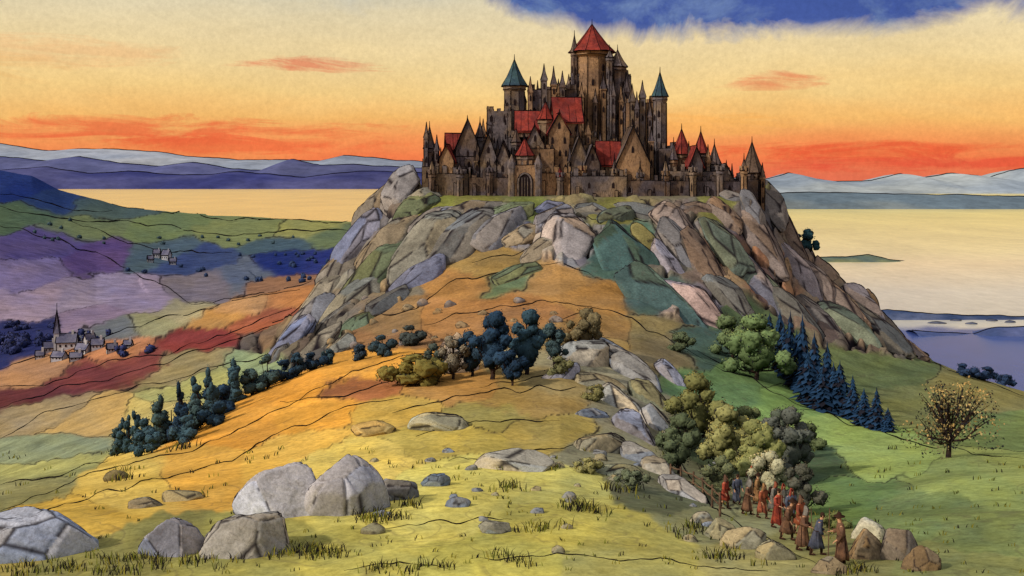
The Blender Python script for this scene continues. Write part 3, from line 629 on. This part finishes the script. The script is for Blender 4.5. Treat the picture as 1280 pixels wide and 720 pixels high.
def tree(px,py,h,w,col,name='broadleaf_tree',nl=2200,trunk=0.12,dense=True,lob=13,seed=None,ls=1.0,dd=None,cyp=False):
    seed=seed or int(px*3+py);r=random.Random(seed);d=dd or hit(px,py);g=gz(px,d);x=WX(px,d);s=d/F;Hm=h*s;Wm=w*s
    e=empty(name,(x,d,g));lobes=[]
    if cyp:
        nst=r.choice([1,2,2,3])
        for q in range(nst):
            ox=(q-(nst-1)/2)*Wm*.36+r.uniform(-.08,.08)*Wm;hh=Hm*r.uniform(.6,1.12)
            for f,wd in ((.12,.30),(.32,.30),(.54,.26),(.76,.19),(.92,.11)): lobes.append(((x+ox+r.uniform(-.1,.1)*Wm,d+r.uniform(-.15,.15)*Wm,g+hh*f),Wm*wd*r.uniform(.7,1.25),hh*r.uniform(.12,.19)))
    else:
        for i in range(lob):
            a=2*math.pi*i/lob*2.4+r.uniform(-.4,.4);q=r.uniform(.15,.80)
            z=g+Hm*(trunk+ (1-trunk)*r.uniform(.10,.84)*(1-.3*q*q));rr=Wm*r.uniform(.11,.21)
            lobes.append(((x+math.cos(a)*q*Wm/2*1.12,d+math.sin(a)*q*Wm/2,z),rr,min(rr*r.uniform(.8,1.1),Hm*.3)))
        lobes.append(((x+r.uniform(-.12,.12)*Wm,d,g+Hm*.86),Wm*.19,Hm*.14));lobes.append(((x,d,g+Hm*(trunk+.27)),Wm*.27,Hm*.24))
    mb=MB();mb.tube([(x,d,g-.3),(x+.02*Hm,d,g+Hm*max(trunk,.1)),(x,d,g+Hm*.75)],[Hm*.04,Hm*.028,Hm*.01],0,7)
    for (c,rx,rz) in lobes[:lob]:
        st=Vector((x,d,g+Hm*trunk*r.uniform(.6,1.2)));cv=Vector(c);mid=st.lerp(cv,.5)+Vector((0,0,-Hm*.03));mb.tube([st,mid,cv],[Hm*.017,Hm*.012,Hm*.005],0,5)
        for _ in range(4 if not dense else 1):
            t=cv+Vector((r.uniform(-1,1)*rx,r.uniform(-1,1)*rx,r.uniform(0,1)*rz));mb.tube([mid,mid.lerp(t,.6)+Vector((0,0,.02*Hm)),t],[Hm*.009,Hm*.006,Hm*.003],0,4)
    mb.obj('trunk',[BARK],e)
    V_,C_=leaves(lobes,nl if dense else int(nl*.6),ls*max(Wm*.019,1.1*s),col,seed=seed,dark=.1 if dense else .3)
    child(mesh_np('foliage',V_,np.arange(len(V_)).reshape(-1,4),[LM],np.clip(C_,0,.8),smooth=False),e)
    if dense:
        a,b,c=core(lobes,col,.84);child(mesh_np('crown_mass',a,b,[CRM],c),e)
    return e
def fir(px,py,h,w,col,name='fir_tree'):
    r=random.Random(int(px*3));d=hit(px,py);g=gz(px,d);x=WX(px,d);s=d/F;Hm=h*s;Wm=w*s;e=empty(name,(x,d,g))
    mb=MB();mb.tube([(x,d,g-.2),(x,d,g+Hm*.95)],[Hm*.025,Hm*.005],0,6);mb.obj('trunk',[BARK],e)
    mb=MB();n=13;base=s2l(col)
    for i in range(n):
        f=i/(n-1);z=g+Hm*(.03+.91*f);R=Wm*.72*(1-f)**.8*r.uniform(.8,1.15)+.08;k=17
        for j in range(k):
            a=2*math.pi*j/k+r.uniform(-.2,.2);rr=R*r.uniform(.6,1.35);ca,sa=math.cos(a),math.sin(a);hw=R*.28
            L=.85-.25*ca+r.uniform(-.25,.35);c=tuple(base*L) if r.random()>.22 else (.02,.02,.03)  # needles on the left painted brighter, as if sunlit
            zt=z+Hm*.10;vs=[(x,d,zt),(x+ca*rr*.6-sa*hw,d+sa*rr*.6+ca*hw,z+Hm*.02),(x+ca*rr,d+sa*rr,z-Hm*.035*r.uniform(.4,1.4)),(x+ca*rr*.6+sa*hw,d+sa*rr*.6-ca*hw,z+Hm*.02)]
            mb.add(vs,[(0,1,2,3)],0,c)
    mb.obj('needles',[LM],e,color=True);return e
for t in [(615,474,88,60,(46,68,92)),(658,468,84,62,(62,88,104)),(590,470,58,44,(54,74,92)),(692,456,54,40,(72,92,98)),(728,438,54,50,(118,108,82)),(640,482,46,44,(42,62,86)),(566,474,56,36,(140,132,116)),(545,468,40,36,(84,94,88)),
 (945,474,84,94,(108,128,86)),(915,447,54,56,(104,120,84)),
 (870,556,92,84,(118,118,74)),(848,592,78,60,(88,98,74)),(905,592,88,82,(146,144,94)),(985,600,94,66,(96,100,94)),(945,602,80,74,(134,136,86)),(1000,644,66,54,(88,88,78)),(900,624,56,50,(108,114,84)),(962,622,60,48,(172,168,138)),(930,564,58,54,(114,122,84)),(968,570,60,46,(100,108,94))]:
    tree(*t)
for t in [(515,482,40,86,(124,114,62)),(478,446,28,40,(60,78,88)),(515,432,26,44,(72,80,80)),(450,450,20,30,(56,72,88)),(540,474,26,40,(104,104,64)),(1010,560,30,60,(96,106,74)),(1040,660,20,40,(110,115,70)),(700,470,24,40,(120,120,85)),(850,440,26,40,(90,100,76)),(740,500,18,40,(130,126,84)),(790,612,24,44,(100,108,86)),(735,590,18,40,(140,136,90))]:
    tree(*t,name='shrub',trunk=.02,nl=900,lob=8)
tree(1185,572,92,112,(160,142,98),dense=False,lob=18,nl=3600,trunk=.22,seed=5,ls=.9)
for t in [(146,570,36,24),(160,566,50,24),(180,562,40,34),(200,556,78,38),(214,550,50,40),(228,548,64,32),(246,538,40,44),(258,528,66,34),(276,516,36,46),(292,503,52,34),(314,494,34,46),(334,486,44,34),(352,477,28,40),(372,470,30,30),(392,462,22,34),(410,456,20,24),(230,552,34,50),(268,532,30,50),(190,566,30,40)]:
    tree(*t,random.choice([(54,76,94),(66,90,102),(46,66,88),(74,94,96)]),trunk=.02,nl=900,lob=8,cyp=t[2]>45)
for t in [(962,440,48,20),(975,458,70,26),(988,474,84,28),(1003,490,96,30),(1018,500,84,34),(1034,508,80,28),(1050,516,64,30),(1066,524,54,22),(1080,532,46,24),(1096,537,52,20),(1110,540,30,16),(1010,504,66,32),(1028,512,54,30),(996,484,70,30),(1042,514,60,28),(980,466,60,28)]:
    fir(*t,(38,62,92))
tree(1007,332,36,32,(45,75,85),nl=500,dd=235)
for t in [(1205,470,16,34),(1230,476,18,38),(1255,482,14,34)]: tree(*t,(50,68,100),name='shrub',trunk=.05,nl=500,lob=7)
def wood(name,spots,col):
    lobes=[]
    for (px,py,n,sx,sy,sz) in spots:
        for k in range(n):
            a=px+random.gauss(0,sx);b=py+random.gauss(0,sy);d=hit(a,b);s=d/F;lobes.append(((WX(a,d),d,gz(a,d)+sz*s*.35),sz*s*random.uniform(.5,.9),sz*s*random.uniform(.5,.9)))
    e=empty(name,lobes[0][0])
    V_,C_=leaves(lobes,len(lobes)*60,lobes[0][1]*.22,col,seed=3,dark=.2)
    child(mesh_np('foliage',V_,np.arange(len(V_)).reshape(-1,4),[LM],np.clip(C_,0,.8),smooth=False),e)
    a,b,c=core(lobes,col,.85);child(mesh_np('crown_mass',a,b,[CRM],c),e)
wood('distant_wood',[(15,432,16,16,5,10),(60,425,6,20,3,8),(120,420,6,20,3,7),(160,440,6,14,3,7),(30,412,8,20,3,7)],(55,62,105))
wood('distant_wood',[(330,350,8,30,2,6),(220,340,6,30,3,5),(400,330,8,30,4,5),(360,322,10,40,4,4)],(56,72,108))
wood('distant_wood',[(150,300,9,60,4,4),(300,300,8,60,3,3.5),(60,285,5,30,4,4)],(70,90,100))
# ---------------- village -------------------
PL=wc('plaster',(190,188,190),(160,160,172),scale=.3,strength=.25);SL=wc('slate_roof',(120,118,138),(95,95,120),scale=.4,strength=.25);VM=[PL,SL,DARK,INK]
def house(px,py,w,h,a,name='house',spire=False):
    d=hit(px,py);g=gz(px,d);s=d/F;x=WX(px,d);W=w*s;Hh=h*s*.55;Rf=h*s*.5;D_=W*.7;mb=MB();ca,sa=math.cos(a),math.sin(a)
    def q(X_,Y_,Z_): return (x+X_*ca-Y_*sa,d+X_*sa+Y_*ca,g+Z_)
    v=[q(-W/2,-D_/2,-2),q(W/2,-D_/2,-2),q(W/2,D_/2,-2),q(-W/2,D_/2,-2),q(-W/2,-D_/2,Hh),q(W/2,-D_/2,Hh),q(W/2,D_/2,Hh),q(-W/2,D_/2,Hh),q(-W/2,0,Hh+Rf),q(W/2,0,Hh+Rf)]
    mb.add(v,[(0,1,5,4),(1,2,6,9,5),(2,3,7,6),(3,0,4,8,7)],0)
    for s_ in (-1,1):
        A=[q(-W*.56,s_*D_*.58,Hh-.3),q(W*.56,s_*D_*.58,Hh-.3),q(W*.56,0,Hh+Rf+.15),q(-W*.56,0,Hh+Rf+.15)];mb.add(A,[(0,1,2,3)],1)
        for i in range(4): mb.tube([A[i],A[(i+1)%4]],s*.5,3,4)
    for c in (0,1,2,3): mb.tube([v[c],v[c+4]],s*.45,3,4)
    for k in (-.3,0,.3): p=q(W*k,-D_/2-.02,Hh*.35);mb.box(p[0],p[1],p[2],p[2]+Hh*.3,W*.09,.15,2,a)
    p=q(W*.3,0,Hh+Rf);mb.box(p[0],p[1],p[2]-1,p[2]+1,.6,.6,0,a)
    if spire:
        p=q(-W*.55,0,0);r=W*.2;mb.prism(p[0],p[1],[(r,g-2),(r,g+Hh*2),(r*1.15,g+Hh*2)],4,0,math.pi/4+a);mb.prism(p[0],p[1],[(r*1.2,g+Hh*2+.01),(r*.35,g+Hh*3.3),(.05,g+Hh*5)],4,1,math.pi/4+a)
        for j in range(4):
            t_=math.pi/4+a+j*math.pi/2;mb.tube([(p[0]+math.cos(t_)*r*1.2,p[1]+math.sin(t_)*r*1.2,g+Hh*2),(p[0],p[1],g+Hh*5)],s*.5,3,4)
        mb.tube([(p[0],p[1],g+Hh*5),(p[0],p[1],g+Hh*5.8)],s*.4,3,4)
    mb.obj(name,VM)
house(84,436,22,18,.2,'church',True)
for q in [(62,440,14,12,.5),(104,442,16,12,-.3),(122,436,14,12,.2),(140,440,12,10,.5),(74,450,16,10,-.2),(112,432,12,14,.9),(95,450,14,9,.3),(160,434,10,8,0),(50,448,10,9,.3)]: house(*q)
for q in [(196,322,8,10,.2),(208,325,10,12,-.3),(188,328,7,8,.5),(216,331,8,8,.3)]: house(*q)
# ---------------- fence -------------------
TM=wc('timber',(120,95,75),(90,72,60),scale=3,strength=.3)
def fence(pts):
    P=[G_(*p) for p in pts];e=empty('wooden_fence',P[0]);mb=MB()
    for p in P: mb.tube([p+Vector((0,0,-.2)),p+Vector((random.uniform(-.05,.05),0,1.15))],[.07,.055],0,6)
    for a,b in zip(P[:-1],P[1:]):
        for z in (.55,1.0): mb.tube([a+Vector((0,0,z)),(a+b)/2+Vector((0,0,z-.05)),b+Vector((0,0,z))],.045,0,5)
    mb.obj('rails_and_posts',[TM],e)
fence([(838,606),(852,610),(866,616),(879,624),(890,634),(900,646)])
# ---------------- people -------------------
SKIN=wc('skin',(196,150,118),strength=.1,scale=5);HAIR=wc('hair',(60,42,34),strength=.2,scale=8);LEG=wc('hose',(70,56,50),strength=.2,scale=4)
ROBES=[wc('robe_'+n,a,b,scale=4,strength=.4) for n,a,b in (('russet',(158,88,62),(120,68,54)),('brown',(122,90,70),(96,72,60)),('blue_grey',(92,96,112),(72,76,94)),('red',(164,74,56),(124,56,48)),('ochre',(168,128,86),(138,102,72)),('grey',(136,130,122),(104,100,98)))]
PIN=[SKIN,HAIR,INK]
def person(px,py,h=1.72,robe=0,head_=-50,stride=.3,hat='hood',staff=False,carry=False,bend=0.05,seed=0):
    r=random.Random(seed*13+int(px));g=G_(px,py);e=empty('traveller',g);k=h/1.75
    me=bpy.data.meshes.new('body')
    st=stride;b=bend
    pts={'pel':(0,0,.95,.13,.1),'waist':(0,b*.3,1.1,.12,.095),'chest':(0,b,1.32,.155,.11),'neck':(0,b*1.5,1.48,.055,.055),'hd0':(0,b*1.8,1.57,.07,.08),'hd1':(0,b*2,1.68,.075,.09),
     'hl':(-.09,0,.9,.09,.09),'kl':(-.1,st*.55,.5,.058,.058),'al':(-.1,st*.5,.09,.04,.04),'tl':(-.1,st*.5+.17,.035,.035,.03),
     'hr':(.09,0,.9,.09,.09),'kr':(.1,-st*.2,.5,.058,.058),'ar':(.1,-st*.7,.10,.04,.04),'tr':(.1,-st*.7+.16,.035,.035,.03),
     'sl':(-.19,b,1.40,.06,.06),'el':(-.26,b-.05,1.13,.045,.045),'wl':(-.24,b+.16,.93,.028,.03),'ml':(-.24,b+.23,.88,.022,.035),
     'sr':(.19,b,1.40,.06,.06),'er':(.27,b+.02,1.14,.045,.045),'wr':(.26,b+.25,1.08,.028,.03),'mr':(.26,b+.33,1.08,.022,.035)}
    if not staff: pts['wr']=(.24,b+.12,.92,.028,.03);pts['mr']=(.24,b+.17,.86,.022,.035)
    names=list(pts);E=[('pel','waist'),('waist','chest'),('chest','neck'),('neck','hd0'),('hd0','hd1'),('pel','hl'),('hl','kl'),('kl','al'),('al','tl'),('pel','hr'),('hr','kr'),('kr','ar'),('ar','tr'),('chest','sl'),('sl','el'),('el','wl'),('wl','ml'),('chest','sr'),('sr','er'),('er','wr'),('wr','mr')]
    me.from_pydata([pts[n][:3] for n in names],[(names.index(a),names.index(c)) for a,c in E],[])
    o=bpy.data.objects.new('body',me);sc.collection.objects.link(o);me.materials.append(SKIN)
    md=o.modifiers.new('Skin','SKIN');md.use_smooth_shade=True
    for i,n in enumerate(names):
        sv=me.skin_vertices[0].data[i];sv.radius=pts[n][3:];sv.use_root=(n=='pel')
    s2=o.modifiers.new('Sub','SUBSURF');s2.levels=1;s2.render_levels=1
    o.parent=e
    mb=MB();hy=b*2
    for s in (-1,1):
        mb.prism(s*.03,hy+.083,[(.002,1.645),(.012,1.655),(.002,1.665)],6,2);mb.prism(s*.082,hy,[(.008,1.60),(.02,1.64),(.008,1.68)],6,0)
        mb.tube([(s*.1,(st*.5 if s<0 else -st*.7)-.05,.06),(s*.1,(st*.5 if s<0 else -st*.7)+.2,.045)],[.055,.045],1,8)
        mb.tube([(s*.1,(st*.5 if s<0 else -st*.7),.05),(s*.1,(st*.52 if s<0 else -st*.55),.35)],[.05,.068],1,8)
        p=pts['ml' if s<0 else 'mr'];w=pts['wl' if s<0 else 'wr'];dv=(Vector(p[:3])-Vector(w[:3])).normalized();sd2=Vector((1,0,0))
        for f,(off,ln) in enumerate(((-.026,.075),(-.009,.088),(.009,.083),(.026,.065))):
            a=Vector(p[:3])+sd2*off;mb.tube([a,a+dv*ln*.5+Vector((0,0,-.006)),a+dv*ln+Vector((0,-.004,-.022))],[.0095,.009,.006],0,5)
        a=Vector(w[:3])+dv*.03;mb.tube([a,a+Vector((-s*.035,.01,0))+dv*.03,a+Vector((-s*.04,.015,-.01))+dv*.06],[.011,.01,.007],0,5)
    mb.add([(-.012,hy+.085,1.615),(.012,hy+.085,1.615),(0,hy+.115,1.613),(0,hy+.08,1.655)],[(0,1,2),(0,2,3),(2,1,3)],0)
    mb.add([(-.02,hy+.089,1.588),(.02,hy+.089,1.588),(.02,hy+.089,1.594),(-.02,hy+.089,1.594)],[(0,1,2,3)],2)
    h_=mb.obj('face_and_hands',PIN,None);h_.parent=e
    mb=MB();n=24;hem=r.choice([.22,.34,.5])
    rings=[(.235,.19+st*.36,hem,-st*.05),(.215,.18+st*.2,hem+.2,-.02),(.195,.17,.85,0),(.17,.14,1.05,b*.3),(.205,.15,1.25,b*.8),(.22,.125,1.40,b),(.10,.09,1.485,b*1.4),(.065,.065,1.50,b*1.5)]
    vs=[];fs=[]
    for i,(rx,ry,z,oy) in enumerate(rings):
        for j in range(n):
            a=2*math.pi*j/n;fo=1+(.11*math.sin(a*6+seed)+.07*math.sin(a*9+2*seed))*(1-i/7)
            vs.append((math.cos(a)*rx*fo,math.sin(a)*ry*fo+oy,z+(.04*math.sin(a*4+seed) if i==0 else 0)))
    for i in range(len(rings)-1):
        for j in range(n): fs.append((i*n+j,i*n+(j+1)%n,(i+1)*n+(j+1)%n,(i+1)*n+j))
    mb.add(vs,fs,0)
    for s,a_,b_,c_ in ((-1,'sl','el','wl'),(1,'sr','er','wr')):
        mb.tube([pts[a_][:3],pts[b_][:3],Vector(pts[b_][:3]).lerp(Vector(pts[c_][:3]),.85)],[.085,.072,.085],0,10)
    mb.tube([(math.cos(a)*.185,math.sin(a)*.15+b*.3,1.04) for a in np.linspace(0,2*math.pi,14)],.016,1,5)
    if hat=='hood':
        hr=[(.15,.13,1.42,b*1.2),(.115,.12,1.52,b*1.6-.01),(.105,.12,1.64,b*2-.02),(.085,.10,1.74,b*2-.03),(.03,.05,1.81,b*2-.07)]
        vs=[];fs=[];m=14
        for (rx,ry,z,oy) in hr:
            for j in range(m):
                a=math.pi*(.5+.20)+ (2*math.pi-.40*math.pi)*j/(m-1);vs.append((math.cos(a)*rx,math.sin(a)*ry+oy,z))
        for i in range(len(hr)-1):
            for j in range(m-1): fs.append((i*m+j,i*m+j+1,(i+1)*m+j+1,(i+1)*m+j))
        fs.append(tuple(4*m+j for j in range(m)));mb.add(vs,fs,2)
    elif hat=='hat':
        mb.prism(0,hy,[(.2,1.705),(.2,1.72),(.095,1.73),(.085,1.80),(.04,1.86)],14,1)
    else: mb.prism(0,hy-.015,[(.085,1.60),(.095,1.66),(.085,1.73),(.05,1.775),(.01,1.785)],12,1)
    if carry:
        mb.prism(0,b-.26,[(.05,1.05),(.16,1.12),(.17,1.3),(.12,1.42),(.04,1.45)],10,1,sy=.75)
    for j in range(5):
        a=r.uniform(0,6.28);mb.tube([(math.cos(a)*.22,math.sin(a)*(.2+st*.28),hem+.02),(math.cos(a)*.19,math.sin(a)*.17,.85),(math.cos(a)*.17,math.sin(a)*.14,1.04)],[.009,.012,.005],3,4)
    m2=mb.obj('robe',[ROBES[robe],HAIR,ROBES[(robe+seed*3+1)%6],INK],None,smooth=True);m2.parent=e;so=m2.modifiers.new('thick','SOLIDIFY');so.thickness=.012
    if staff:
        mb=MB();p=Vector(pts['mr'][:3]);mb.tube([(p.x,p.y+.06,0),(p.x,p.y+.03,1.0),(p.x,p.y,1.9)],[.02,.018,.016],0,6);q=mb.obj('staff',[TM],None);q.parent=e
    e.scale=(k,k,k);e.rotation_euler=(0,0,math.radians(head_-90))
PP_=[(906,636,1.7,3,-40,.25,'hood',False),(921,630,1.6,2,-80,.3,'hair',False),(934,643,1.7,1,-45,.3,'hood',True),(946,630,1.6,4,-30,.2,'hat',False),(953,648,1.65,0,-60,.35,'hood',False),(966,640,1.55,5,-45,.3,'hood',False),(972,660,1.7,3,-50,.3,'hair',True),(988,655,1.6,2,-80,.2,'hood',False),(984,675,1.65,1,-40,.35,'hat',False),(1000,668,1.6,0,-50,.3,'hood',False),(1004,688,1.68,1,-35,.3,'hood',True),(1021,694,1.6,2,-20,.35,'hair',False),(1052,706,1.75,1,170,.15,'hat',True),(938,618,1.6,5,-50,.3,'hood',False),(978,644,1.6,5,-90,.2,'hood',False)]
for i,q in enumerate(PP_):
    person(q[0],q[1],q[2]*1.0,q[3],q[4],q[5],q[6],q[7],carry=(i%4==1),bend=.04+.04*(i%3),seed=i+1)
# ---------------- grass --------------------
GB=wc('grass_blades',attr=True,scale=3,strength=.2);mb=MB();r=random.Random(4)
def tuft(px,py,n,s,ink_=.6):
    g=G_(px,py);k=g.y/F
    for i in range(n):
        x=g.x+r.gauss(0,s*.55)*k;y=g.y+r.gauss(0,s*.4)*k;z=gxy(x,y);hh=s*k*r.uniform(.5,1.1);ln=r.uniform(-.7,.8)*hh;w=k*r.uniform(.45,.9);dy=r.uniform(-.3,.3)*hh
        c=(.025,.022,.02) if r.random()<ink_ else tuple(s2l(r.choice([(120,125,50),(95,100,50),(150,140,60)])))
        mb.add([(x-w,y,z-.02),(x+w,y,z-.02),(x+ln*.3+w*.7,y+dy*.3,z+hh*.6),(x+ln*.3-w*.7,y+dy*.3,z+hh*.6),(x+ln,y+dy,z+hh)],[(0,1,2,3),(3,2,4)],0,c)
for (x0,x1,y,n) in ((5,200,712,26),(110,180,700,10),(320,440,692,26),(190,300,702,12),(440,520,648,12),(480,520,630,6),(700,755,637,12),(840,880,662,8),(465,560,712,10),(615,640,610,4),(220,240,565,3),(140,155,600,4),(650,720,660,6),(880,960,700,8),(1040,1100,715,8),(760,800,612,5),(610,660,700,5)):
    for _ in range(n): tuft(r.uniform(x0,x1),y+r.gauss(0,4),10,13)
for _ in range(300):
    tuft(r.uniform(0,1280),r.uniform(560,718),4,6,.35)
mb.obj('grass',[GB],None,color=True)
# ---------------- world --------------------
w=bpy.data.worlds.new('World');sc.world=w;w.use_nodes=True;nt=w.node_tree;N=nt.nodes;L=nt.links;N.clear()
SUN_EL,SUN_AZ=33,-122   # azimuth clockwise from +Y
out=nd(nt,'ShaderNodeOutputWorld');bg=nd(nt,'ShaderNodeBackground');L.new(bg.outputs[0],out.inputs[0])
tc=nd(nt,'ShaderNodeTexCoord');sx=nd(nt,'ShaderNodeSeparateXYZ');L.new(tc.outputs['Generated'],sx.inputs[0])
def M(op,a,b=None,c=None,cl=False):
    n=nd(nt,'ShaderNodeMath',operation=op);n.use_clamp=cl
    for i,v in enumerate((a,b,c)):
        if v is None: continue
        if isinstance(v,(int,float)): n.inputs[i].default_value=v
        else: L.new(v,n.inputs[i])
    return n.outputs[0]
def nz(scale,vec,det=4,ro=.6,dist=0.,off=(0,0,0)):
    mp=nd(nt,'ShaderNodeMapping');mp.inputs['Scale'].default_value=vec;mp.inputs['Location'].default_value=off;L.new(tc.outputs['Generated'],mp.inputs[0])
    n=nd(nt,'ShaderNodeTexNoise');n.inputs['Scale'].default_value=scale;n.inputs['Detail'].default_value=det;n.inputs['Roughness'].default_value=ro;n.inputs['Distortion'].default_value=dist;L.new(mp.outputs[0],n.inputs['Vector']);return n.outputs['Fac']
def mixc(f,a,b,mode='MIX'):
    n=nd(nt,'ShaderNodeMix',data_type='RGBA',blend_type=mode)
    for s,v in ((n.inputs[0],f),(n.inputs[6],a),(n.inputs[7],b)):
        if isinstance(v,(int,float)): s.default_value=v
        elif isinstance(v,tuple): s.default_value=v
        else: L.new(v,s)
    return n.outputs[2]
def C4(r_,g_,b_): return tuple(s2l((r_,g_,b_)))+(1,)
X_=sx.outputs[0];Zs=sx.outputs[2]
n1=nz(3,(1,1,5),4,.6,.5)
fac=M('MULTIPLY_ADD',M('SUBTRACT',n1,.5),.04,Zs)
rp=nd(nt,'ShaderNodeValToRGB');L.new(M('MULTIPLY',fac,5.0),rp.inputs[0]);cr=rp.color_ramp
st=[(0,(226,112,80)),(.10,(238,124,74)),(.19,(242,152,88)),(.29,(244,186,108)),(.42,(242,204,134)),(.56,(238,210,152)),(.75,(230,212,170)),(1,(208,204,184))]
cr.elements[0].position=0;cr.elements[0].color=C4(*st[0][1]);cr.elements[1].position=1;cr.elements[1].color=C4(*st[-1][1])
for p,c in st[1:-1]: e=cr.elements.new(p);e.color=C4(*c)
col=rp.outputs[0]
ns=nz(9,(1,1,7),5,.7,.8,(3,1,2))
for (x0,z0,a,b_,c,st_) in ((-.21,.11,.085,.009,(228,104,78),.65),(.245,.094,.06,.009,(228,104,70),.6),(-.36,.046,.24,.013,(234,104,64),.75),(-.26,.034,.16,.010,(234,100,60),.7),(.33,.027,.16,.010,(228,88,54),.8),(.40,.015,.2,.009,(226,82,58),.75),(-.42,.115,.16,.016,(236,180,125),.5),(.16,.052,.14,.014,(246,176,92),.6),(-.5,.1,.1,.02,(240,190,120),.5)):
    q=M('ADD',M('POWER',M('ABSOLUTE',M('DIVIDE',M('SUBTRACT',X_,x0),a)),2),M('POWER',M('ABSOLUTE',M('DIVIDE',M('SUBTRACT',Zs,z0),b_)),2))
    f=M('MULTIPLY',M('SUBTRACT',M('MULTIPLY_ADD',M('SUBTRACT',ns,.5),5.0,.9),q,cl=True),st_,cl=True);col=mixc(f,col,C4(*c))
nb1=nz(8,(1,1,1.1),6,.62,.8,(5.3,2,0))
rt=M('MINIMUM',M('MULTIPLY',M('MAXIMUM',M('ADD',X_,.10),0),.17),.046)
thr=M('SUBTRACT',.177,rt)
bm_=M('MULTIPLY',M('SUBTRACT',M('MULTIPLY_ADD',M('SUBTRACT',nb1,.5),.085,Zs),thr),50,cl=True)
bl=mixc(M('MULTIPLY_ADD',M('SUBTRACT',nz(9,(1,1,2),5,.65,.6),.52),4,.25,cl=True),C4(40,76,155),C4(116,144,186))
bl=mixc(M('MULTIPLY',M('SUBTRACT',.150,Zs),26,cl=True),bl,C4(140,156,176))
col=mixc(M('MULTIPLY',bm_,.95),col,bl)
lf=M('MULTIPLY',M('MULTIPLY',M('SUBTRACT',M('MULTIPLY_ADD',M('SUBTRACT',nb1,.5),.06,Zs),.160),40,cl=True),.5);lf=M('MULTIPLY',lf,M('MULTIPLY',M('SUBTRACT',-.02,X_),8,cl=True));col=mixc(lf,col,C4(170,180,186))
g=M('MULTIPLY_ADD',M('SUBTRACT',nz(210,(1,1,1),3,.8),.5),.42,1.0);g2=M('MULTIPLY_ADD',M('SUBTRACT',nz(7,(1,1,3),5,.6,.6),.5),.34,1.0);gg=M('MULTIPLY',g,g2)
cc=nd(nt,'ShaderNodeCombineColor')
for i in range(3): L.new(gg,cc.inputs[i])
col=mixc(1.0,col,cc.outputs[0],'MULTIPLY')
sky=nd(nt,'ShaderNodeTexSky');sky.sky_type='NISHITA';sky.sun_disc=False;sky.sun_elevation=math.radians(SUN_EL);sky.sun_rotation=math.radians(SUN_AZ)
skb=mixc(1.0,sky.outputs[0],(.10,.095,.085,1),'MULTIPLY')
up=M('MULTIPLY',M('SUBTRACT',Zs,.20),6,cl=True)
skm=mixc(.5,skb,(.80,.76,.70,1))
col=mixc(up,col,skm)
L.new(col,bg.inputs[0]);bg.inputs[1].default_value=1.0
sun=bpy.data.lights.new('sun','SUN');sun.energy=2.8;sun.angle=math.radians(2.5);sun.color=(1,.90,.74);so=bpy.data.objects.new('sun',sun);sc.collection.objects.link(so)
az=math.radians(SUN_AZ);el=math.radians(SUN_EL);dv=Vector((math.sin(az)*math.cos(el),math.cos(az)*math.cos(el),math.sin(el)));so.rotation_euler=dv.to_track_quat('Z','Y').to_euler()
cam=bpy.data.cameras.new('camera');co=bpy.data.objects.new('camera',cam);sc.collection.objects.link(co);co.location=(0,0,H);co.rotation_euler=(math.pi/2,0,0)
cam.sensor_width=36;cam.lens=36;cam.shift_y=-135/1280;cam.clip_end=80000;cam.clip_start=.5;sc.camera=co
sc.view_settings.view_transform='Standard';sc.view_settings.look='None';sc.view_settings.exposure=0
